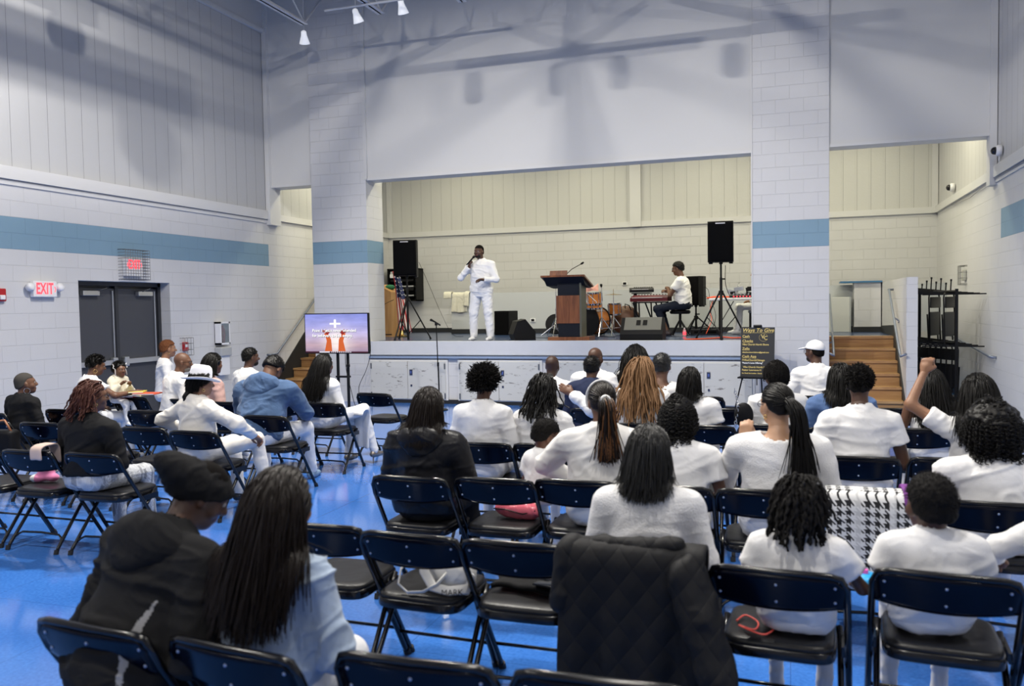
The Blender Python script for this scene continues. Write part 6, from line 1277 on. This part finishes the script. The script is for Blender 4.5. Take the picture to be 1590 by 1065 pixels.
person('woman with short greying black hair and white scoop top', -1.10, 7.5, 0, 1.235, w=1.0, sk='brown', top='knit', tm=mW3, hair='short', hm=HGREY, neck=.01)
person('person with short curly hair in lacy white top facing left', -.09, 6.95, 14, 1.20, w=1.12, sk='dark', top='long', tm=mW3, hair='curlshort', hl=.07, hm=HFUZ, head=(8, 0, 22), lean=8)
person('man in white cap, glasses and white blazer before the right pillar', .26, 9.25, 6, 1.27, w=1.08, sk='dark', top='blazer', tm=mW, hair='buzz', head=(0, 0, 48), extra=EX(ballcap, bk))
person('person in chambray blue shirt with black braids before the right stairs', .38, 6.9, 4, 1.19, w=1.25, sk='dark', top='shirt', tm=mBDEN, hair='long', hl=.14, lean=8)
person('person in white cut by the right edge, only an arm showing', 1.10, 3.5, 0, 1.15, w=1.1, sk='brown', top='long', hair='bob', hl=.1, arms=(((-.36, .10, .72), (-.30, .34, .62)), None))
# ------------------------------------------------------------------ people on the stage
def mic_hand(o, hT, T, hs, s, Rh, Rt, jn, tp):
    c = jn[1][2]+np.array([-.035, .045, .085]); e = hT((0.012, .120, -.068)); d = c-e; d /= np.linalg.norm(d)
    a = c+d*.07; MB().tube([e, e+d*.02, e+d*.045, e+d*.05, a], [.016, .024, .022, .013, .011], 10).build('handheld_microphone', mCAB, o, smooth=True)
person('bald bearded man in white shirt and trousers speaking into a microphone on stage', -5.12, 13.62, 172, 1.735, pose='stand', w=1.16, sk='dark', top='shirt', tm=mW, hair='buzz', zfl=ST, head=(2, 0, -4), res=1.2,
       arms=(((-.27, .03, 1.14), (-.17, .24, 1.06)), ((.29, .14, 1.16), (.09, .20, 1.34))), hands=((.5, None), (1.15, (-.2, .15, .95))), pn=(None, (.6, .5, .2)), extra=EX(bk, mic_hand), legs=(((-.10, 0, .9), (-.13, .02, .50), (-.15, -.02, .088)), ((.10, 0, .9), (.15, .03, .50), (.18, 0, .088))))
person('keyboard player in white tee and dark jeans with folded arms, seated on stage', -1.90, 15.50, 84, sz=.475, ss=1.04, w=1.28, sk='brown', top='tee', tm=mW, bm=mJEAN, hair='short', zfl=ST, lean=6, head=(10, 0, 0), arms=(((-.24, .10, .82), (-.02, .24, .86)), ((.24, .12, .80), (.0, .27, .82))), extra=gl, res=1.15, legs=(((-.13, .42, .50), (-.13, .24, .09)), ((.13, .42, .50), (.13, .30, .09))), shoe=mat('dark sneaker', (.03, .02, .025), .5))
empty_chair = empty('stool', (-.52, 16.05, ST), 0, 'grey seat behind the sound table, half hidden by the right pillar', 'chair')
MB().cbox((0, 0, .42), (.42, .42, .05), b=.015).build('seat', mat('grey seat', (.25, .27, .3), .5), empty_chair)
for a, c in ((-.18, -.18), (.18, -.18), (-.18, .18), (.18, .18)): MB().cyl((a, c, 0), (a, c, .4), .014, 8).build('leg', mBM, empty_chair)
person('person in white behind the sound table, mostly hidden by the right pillar', -.56, 16.05, 100, 1.22, zfl=ST, w=1.0, sk='tan', top='long', hair='short')
# ------------------------------------------------------------------ things on the chairs
e = empty('handbag', (-1.46, 3.37, .447), 12, 'white and grey handbag with lettered strap on a chair seat', 'handbag')
S_ = Sol().el((0, 0, .085), (.12, .07, .10), None, .03).el((.05, -.03, .075), (.09, .07, .085), None, .03); V, F = S_.mesh(.007); V = wrinkle(V, F, .006, 3, (14, 14, 14)); mBAG = mat('white soft leather', (.66, .65, .62), .45, bump=(40, .3)); V[:, 2] = np.maximum(V[:, 2], .001); put('bag_body', [(V, F, 0)], [mBAG], e)
MB().tube([(-.06, -.04, .14), (-.13, -.06, .16), (-.19, -.07, .10), (-.20, -.09, .04), (-.15, -.12, .012), (-.08, -.13, .02), (-.02, -.12, .05), (.02, -.09, .09)], .014, 8, flat=.35).build('strap', mBAG, e, smooth=True)
MB().tube([(-.09, -.05, .18), (-.08, -.10, .10), (-.04, -.12, .04), (.03, -.12, .022), (.12, -.11, .03)], .022, 8, flat=.25).build('lettered_strap', mat('grey canvas strap', (.42, .42, .42), .8), e, smooth=True)
text('MARK', .035, TR((.05, -.140, .022), 65, 0, 8), mBKC, e); MB().cbox((.085, -.075, .075), (.045, .02, .10), b=.015, M=TR((0, 0, 0), 0, 20, 0)).build('tag', mPL, e, auto=40)
e = empty('pink_bag', (-1.53, 4.60, .447), -6, 'small pink and red bag on an empty chair seat', 'bag')
S_ = Sol().el((0, 0, .05), (.15, .06, .055), None, .03).el((.09, .0, .045), (.05, .045, .045), None, .02); V, F = S_.mesh(.006); V = wrinkle(V, F, .004, 3, (14, 14, 14)); V[:, 2] = np.maximum(V[:, 2], .001); b = put('bag_body', [(V, F, 0)], [mat('pink patent', (.72, .14, .19), .25, coat=.4)], e)
MB().tube([(-.14, -.03, .05), (-.05, -.065, .06), (.06, -.06, .04), (.13, -.035, .06)], .004, 6).build('zip', mBM, e, smooth=True); MB().cbox((.13, -.0, .085), (.035, .02, .025), b=.008).build('zip_tab', mat('peach tab', (.7, .4, .3), .5), e)
V = []; nu, nv = 16, 12
for i in range(nu):
    for j in range(nv): u, v = i/15, j/11; V.append((-.17+.34*u+.02*math.sin(v*5), -.10+.19*v+.02*math.sin(u*6), .012+.022*math.sin(PI*u)*math.sin(PI*v)+.006*math.sin(u*13+v*7)))
o = MB().grid(V, nu, nv).build('folded_garment', mBKC, None, smooth=True); o.location = (-1.08, 3.47, .447); md = o.modifiers.new('s', 'SOLIDIFY'); md.thickness = .022; md.offset = 1; tag(o, 'black folded garment lying on a chair seat beside the quilted coat', 'garment')
o = MB().cbox((0, 0, .005), (.13, .18, .009), b=.003).build('tablet', mat('dark glass', (.006, .007, .009), .08), None, auto=40); o.location = (-.97, 3.42, .492); o.rotation_euler = (R(-4), 0, R(-12)); tag(o, 'thin dark tablet on top of the folded black garment', 'tablet')
# quilted coat over the chair back
def quilt():
    m, N, L, b = nt('black quilted nylon'); tc = N.new('ShaderNodeTexCoord'); sp = N.new('ShaderNodeSeparateXYZ'); L.new(tc.outputs['Object'], sp.inputs[0]); hs_ = []
    for sg in (1, -1):
        u = math_node(N, L, 'ADD', math_node(N, L, 'MULTIPLY', sp.outputs['X'], 9.0), math_node(N, L, 'MULTIPLY', sp.outputs['Z'], 7.0*sg)); f = math_node(N, L, 'ABSOLUTE', math_node(N, L, 'SUBTRACT', math_node(N, L, 'FRACT', math_node(N, L, 'ADD', u, 50)), .5)); hs_.append(math_node(N, L, 'POWER', math_node(N, L, 'MULTIPLY', math_node(N, L, 'SUBTRACT', .5, f), 2), .45))
    bp = N.new('ShaderNodeBump'); bp.inputs['Strength'].default_value = .55; bp.inputs['Distance'].default_value = .012; L.new(math_node(N, L, 'MULTIPLY', hs_[0], hs_[1]), bp.inputs['Height']); L.new(bp.outputs[0], b.inputs['Normal']); b.inputs['Base Color'].default_value = (.008, .008, .009, 1); b.inputs['Roughness'].default_value = .7; b.inputs['Specular IOR Level'].default_value = .25; return m
MQ = quilt()
e = empty('coat', (0, 0, 0), 0, 'black quilted coat draped over the back of a folding chair', 'coat')
cloth_drape('body', -.84, -.30, 3.10, .765, .80, .30, MQ, None, .022, -1, e, 3, .12, 30, 34)
S_ = Sol().rc((-.36, 3.04, .70), (-.25, 2.95, .38), .075, .07, k=.05).rc((-.25, 2.95, .38), (-.20, 2.92, .14), .07, .055, k=.03); V, F = S_.mesh(.011); V = wrinkle(V, F, .010, 4, (9, 9, 9)); put('sleeve', [(V, F, 0)], [MQ], e)
S_ = Sol().rc((-.82, 3.06, .75), (-.84, 3.04, .55), .045, .04, k=.05).rc((-.80, 3.10, .77), (-.40, 3.08, .79), .032, .034, k=.05); V, F = S_.mesh(.010); V = wrinkle(V, F, .010, 9, (9, 9, 9)); put('collar', [(V, F, 0)], [MQ], e)
# houndstooth blanket over a chair back
def hound():
    m, N, L, b = nt('houndstooth knit'); tc = N.new('ShaderNodeTexCoord'); sp = N.new('ShaderNodeSeparateXYZ'); L.new(tc.outputs['Object'], sp.inputs[0]); S = 1/.042
    x = math_node(N, L, 'FRACT', math_node(N, L, 'MULTIPLY', math_node(N, L, 'ADD', sp.outputs['X'], 50), S)); z = math_node(N, L, 'FRACT', math_node(N, L, 'MULTIPLY', math_node(N, L, 'ADD', math_node(N, L, 'SUBTRACT', sp.outputs['Z'], sp.outputs['Y']), 50), S))
    gx, gz = math_node(N, L, 'GREATER_THAN', x, .5), math_node(N, L, 'GREATER_THAN', z, .5); tw = math_node(N, L, 'GREATER_THAN', math_node(N, L, 'FRACT', math_node(N, L, 'MULTIPLY', math_node(N, L, 'ADD', x, z), 2)), .5)
    same = math_node(N, L, 'MULTIPLY', gx, gz); dif = math_node(N, L, 'MULTIPLY', math_node(N, L, 'ABSOLUTE', math_node(N, L, 'SUBTRACT', gx, gz)), tw); dark = math_node(N, L, 'ADD', same, dif)
    band = math_node(N, L, 'GREATER_THAN', math_node(N, L, 'FRACT', math_node(N, L, 'MULTIPLY', math_node(N, L, 'ADD', sp.outputs['X'], 50.02), 6.5)), .2); mx = N.new('ShaderNodeMix'); mx.data_type = 'RGBA'; L.new(math_node(N, L, 'MULTIPLY', dark, math_node(N, L, 'ADD', math_node(N, L, 'MULTIPLY', band, .75), .25)), mx.inputs['Factor']); mx.inputs['A'].default_value = (.68, .68, .68, 1); mx.inputs['B'].default_value = (.012, .012, .014, 1)
    L.new(mx.outputs['Result'], b.inputs['Base Color']); b.inputs['Roughness'].default_value = .9; return m
o = cloth_drape('blanket', .155, .585, 4.31, .755, .42, .50, hound(), None, .02, -1, None, 8, .16, 34, 34); tag(o, 'black and white houndstooth blanket hung over a chair back', 'blanket')
o = cloth_drape('scarf', .50, .62, 4.33, .775, .10, .10, mat('purple cloth', (.16, .03, .22), .8), None, .015, -1, None, 2, .2, 8, 14); tag(o, 'small purple cloth lying over the chair back by the houndstooth blanket', 'scarf')
e = empty('toy', (.30, 3.78, .50), 0, 'bright blue toy held beside the child with short locs', 'toy'); MB().lathe([(.02, -.02), (.06, -.015), (.07, .01), (.05, .03), (.02, .035)], 20).build('body', mat('bright blue plastic', (.02, .35, .75), .35), e, smooth=True); MB().cyl((0, 0, .03), (0, 0, .05), .015, 10).build('knob', mat('pink plastic', (.7, .1, .4), .4), e)
cable([(-.20, 3.30, .452), (-.17, 3.36, .455), (-.12, 3.30, .455), (-.13, 3.22, .455), (-.19, 3.25, .455), (-.10, 3.18, .455), (-.06, 3.24, .455)], 'coral red cord looped on the seat beside the child with locs', .0035, mat('coral cord', (.75, .10, .08), .5))
e = empty('plush_toy', (-5.28, 4.72, .447), 20, 'pink and white plush toy on a chair seat at far left', 'toy')
S_ = Sol().el((0, 0, .09), (.06, .05, .06), None, .03).el((-.05, -.03, .03), (.06, .04, .032), None, .03).el((.05, -.02, .03), (.05, .04, .03), None, .03).rc((-.02, 0, .14), (-.05, 0, .18), .016, .012).rc((.03, 0, .14), (.05, 0, .18), .016, .012); V, F = S_.mesh(.006); mi = (V[F].mean(1)[:, 0] < -.06).astype(int); put('body', [(V, F, mi)], [mat('pink plush toy', (.62, .18, .36), .9, sheen=.4), mat('white plush', (.7, .68, .66), .9)], e)
e = empty('purse', (-6.6, 5.42, .447), 10, 'black leather purse with tan trim on a chair at the far left edge', 'purse'); MB().cbox((0, 0, .12), (.34, .14, .24), b=.03).build('bag_body', mBLK, e, auto=50); MB().tube([(-.13, -.03, .23), (-.1, -.04, .30), (.1, -.04, .33), (.15, -.03, .23)], .010, 8).build('strap', mat('tan leather', (.30, .12, .05), .4), e, smooth=True)
o = cloth_drape('cloth', -5.06, -4.96, 4.47, .755, .08, .12, mat('beige cloth', (.55, .42, .36), .8), None, .014, -1, None, 2, .14, 8, 14); tag(o, 'small beige cloth over a chair top left of the auburn locs woman', 'cloth')
for i, (c, x, dx, l) in enumerate((((.50, .03, .04), -7.16, .30, 'red picture book lying across the chair tops at left'), ((.70, .60, .30), -7.02, .34, 'cream picture book in the pile on the chair tops'), ((.62, .10, .04), -6.86, .26, 'orange red booklet at the right of the pile on the chair tops'), ((.60, .52, .08), -7.0, .16, 'small yellow booklet topmost on the chair top pile'))):
    e = empty('book', (x, 7.50, .742+.017*i), (8, -6, 12, 30)[i], l, 'book', 'books on the chair tops'); MB().cbox((0, 0, .007), (dx, .2, .014), b=.002).build('cover', mat('book cover %d' % i, c, .35), e); MB().box((-dx/2+.004, -.1005, .003), (dx/2-.002, .097, .011)).build('pages', mPL, e)
e = empty('shoulder_bag', (-.35, 6.80, .80), 8, 'black chain strapped bag hanging left of the person in lacy white', 'bag')
S_ = Sol().el((0, 0, .0), (.075, .04, .10), None, .03); V, F = S_.mesh(.008); put('bag_body', [(V, F, 0)], [mBLK], e)
b = MB()
for i in range(16):
    t = i/15; c = np.array((-.075+.03*math.sin(t*3), -.02, -.10+.30*t)); a_ = i*90; b.tube([c+rotm(0, 0, a_) @ np.array([.010*math.cos(q), 0, .015*math.sin(q)]) for q in np.linspace(0, 2*PI, 9)], .003, 5)
b.build('chain_strap', mCHR, e, smooth=True)
for p, l, rz in (((-6.3, 6.12, .447), 'white paper sheets on a chair seat left of the auburn locs woman', 20), ((-4.98, 6.72, .447), 'folded papers and phone on a chair seat beside the white hat woman', -30)):
    e = empty('papers', p, rz, l, 'papers')
    for k in range(3): MB().box((-.10, -.14, .001+.002*k), (.10, .14, .0025+.002*k)).build('sheet', mPL, e).rotation_euler = (0, 0, R(9*k))
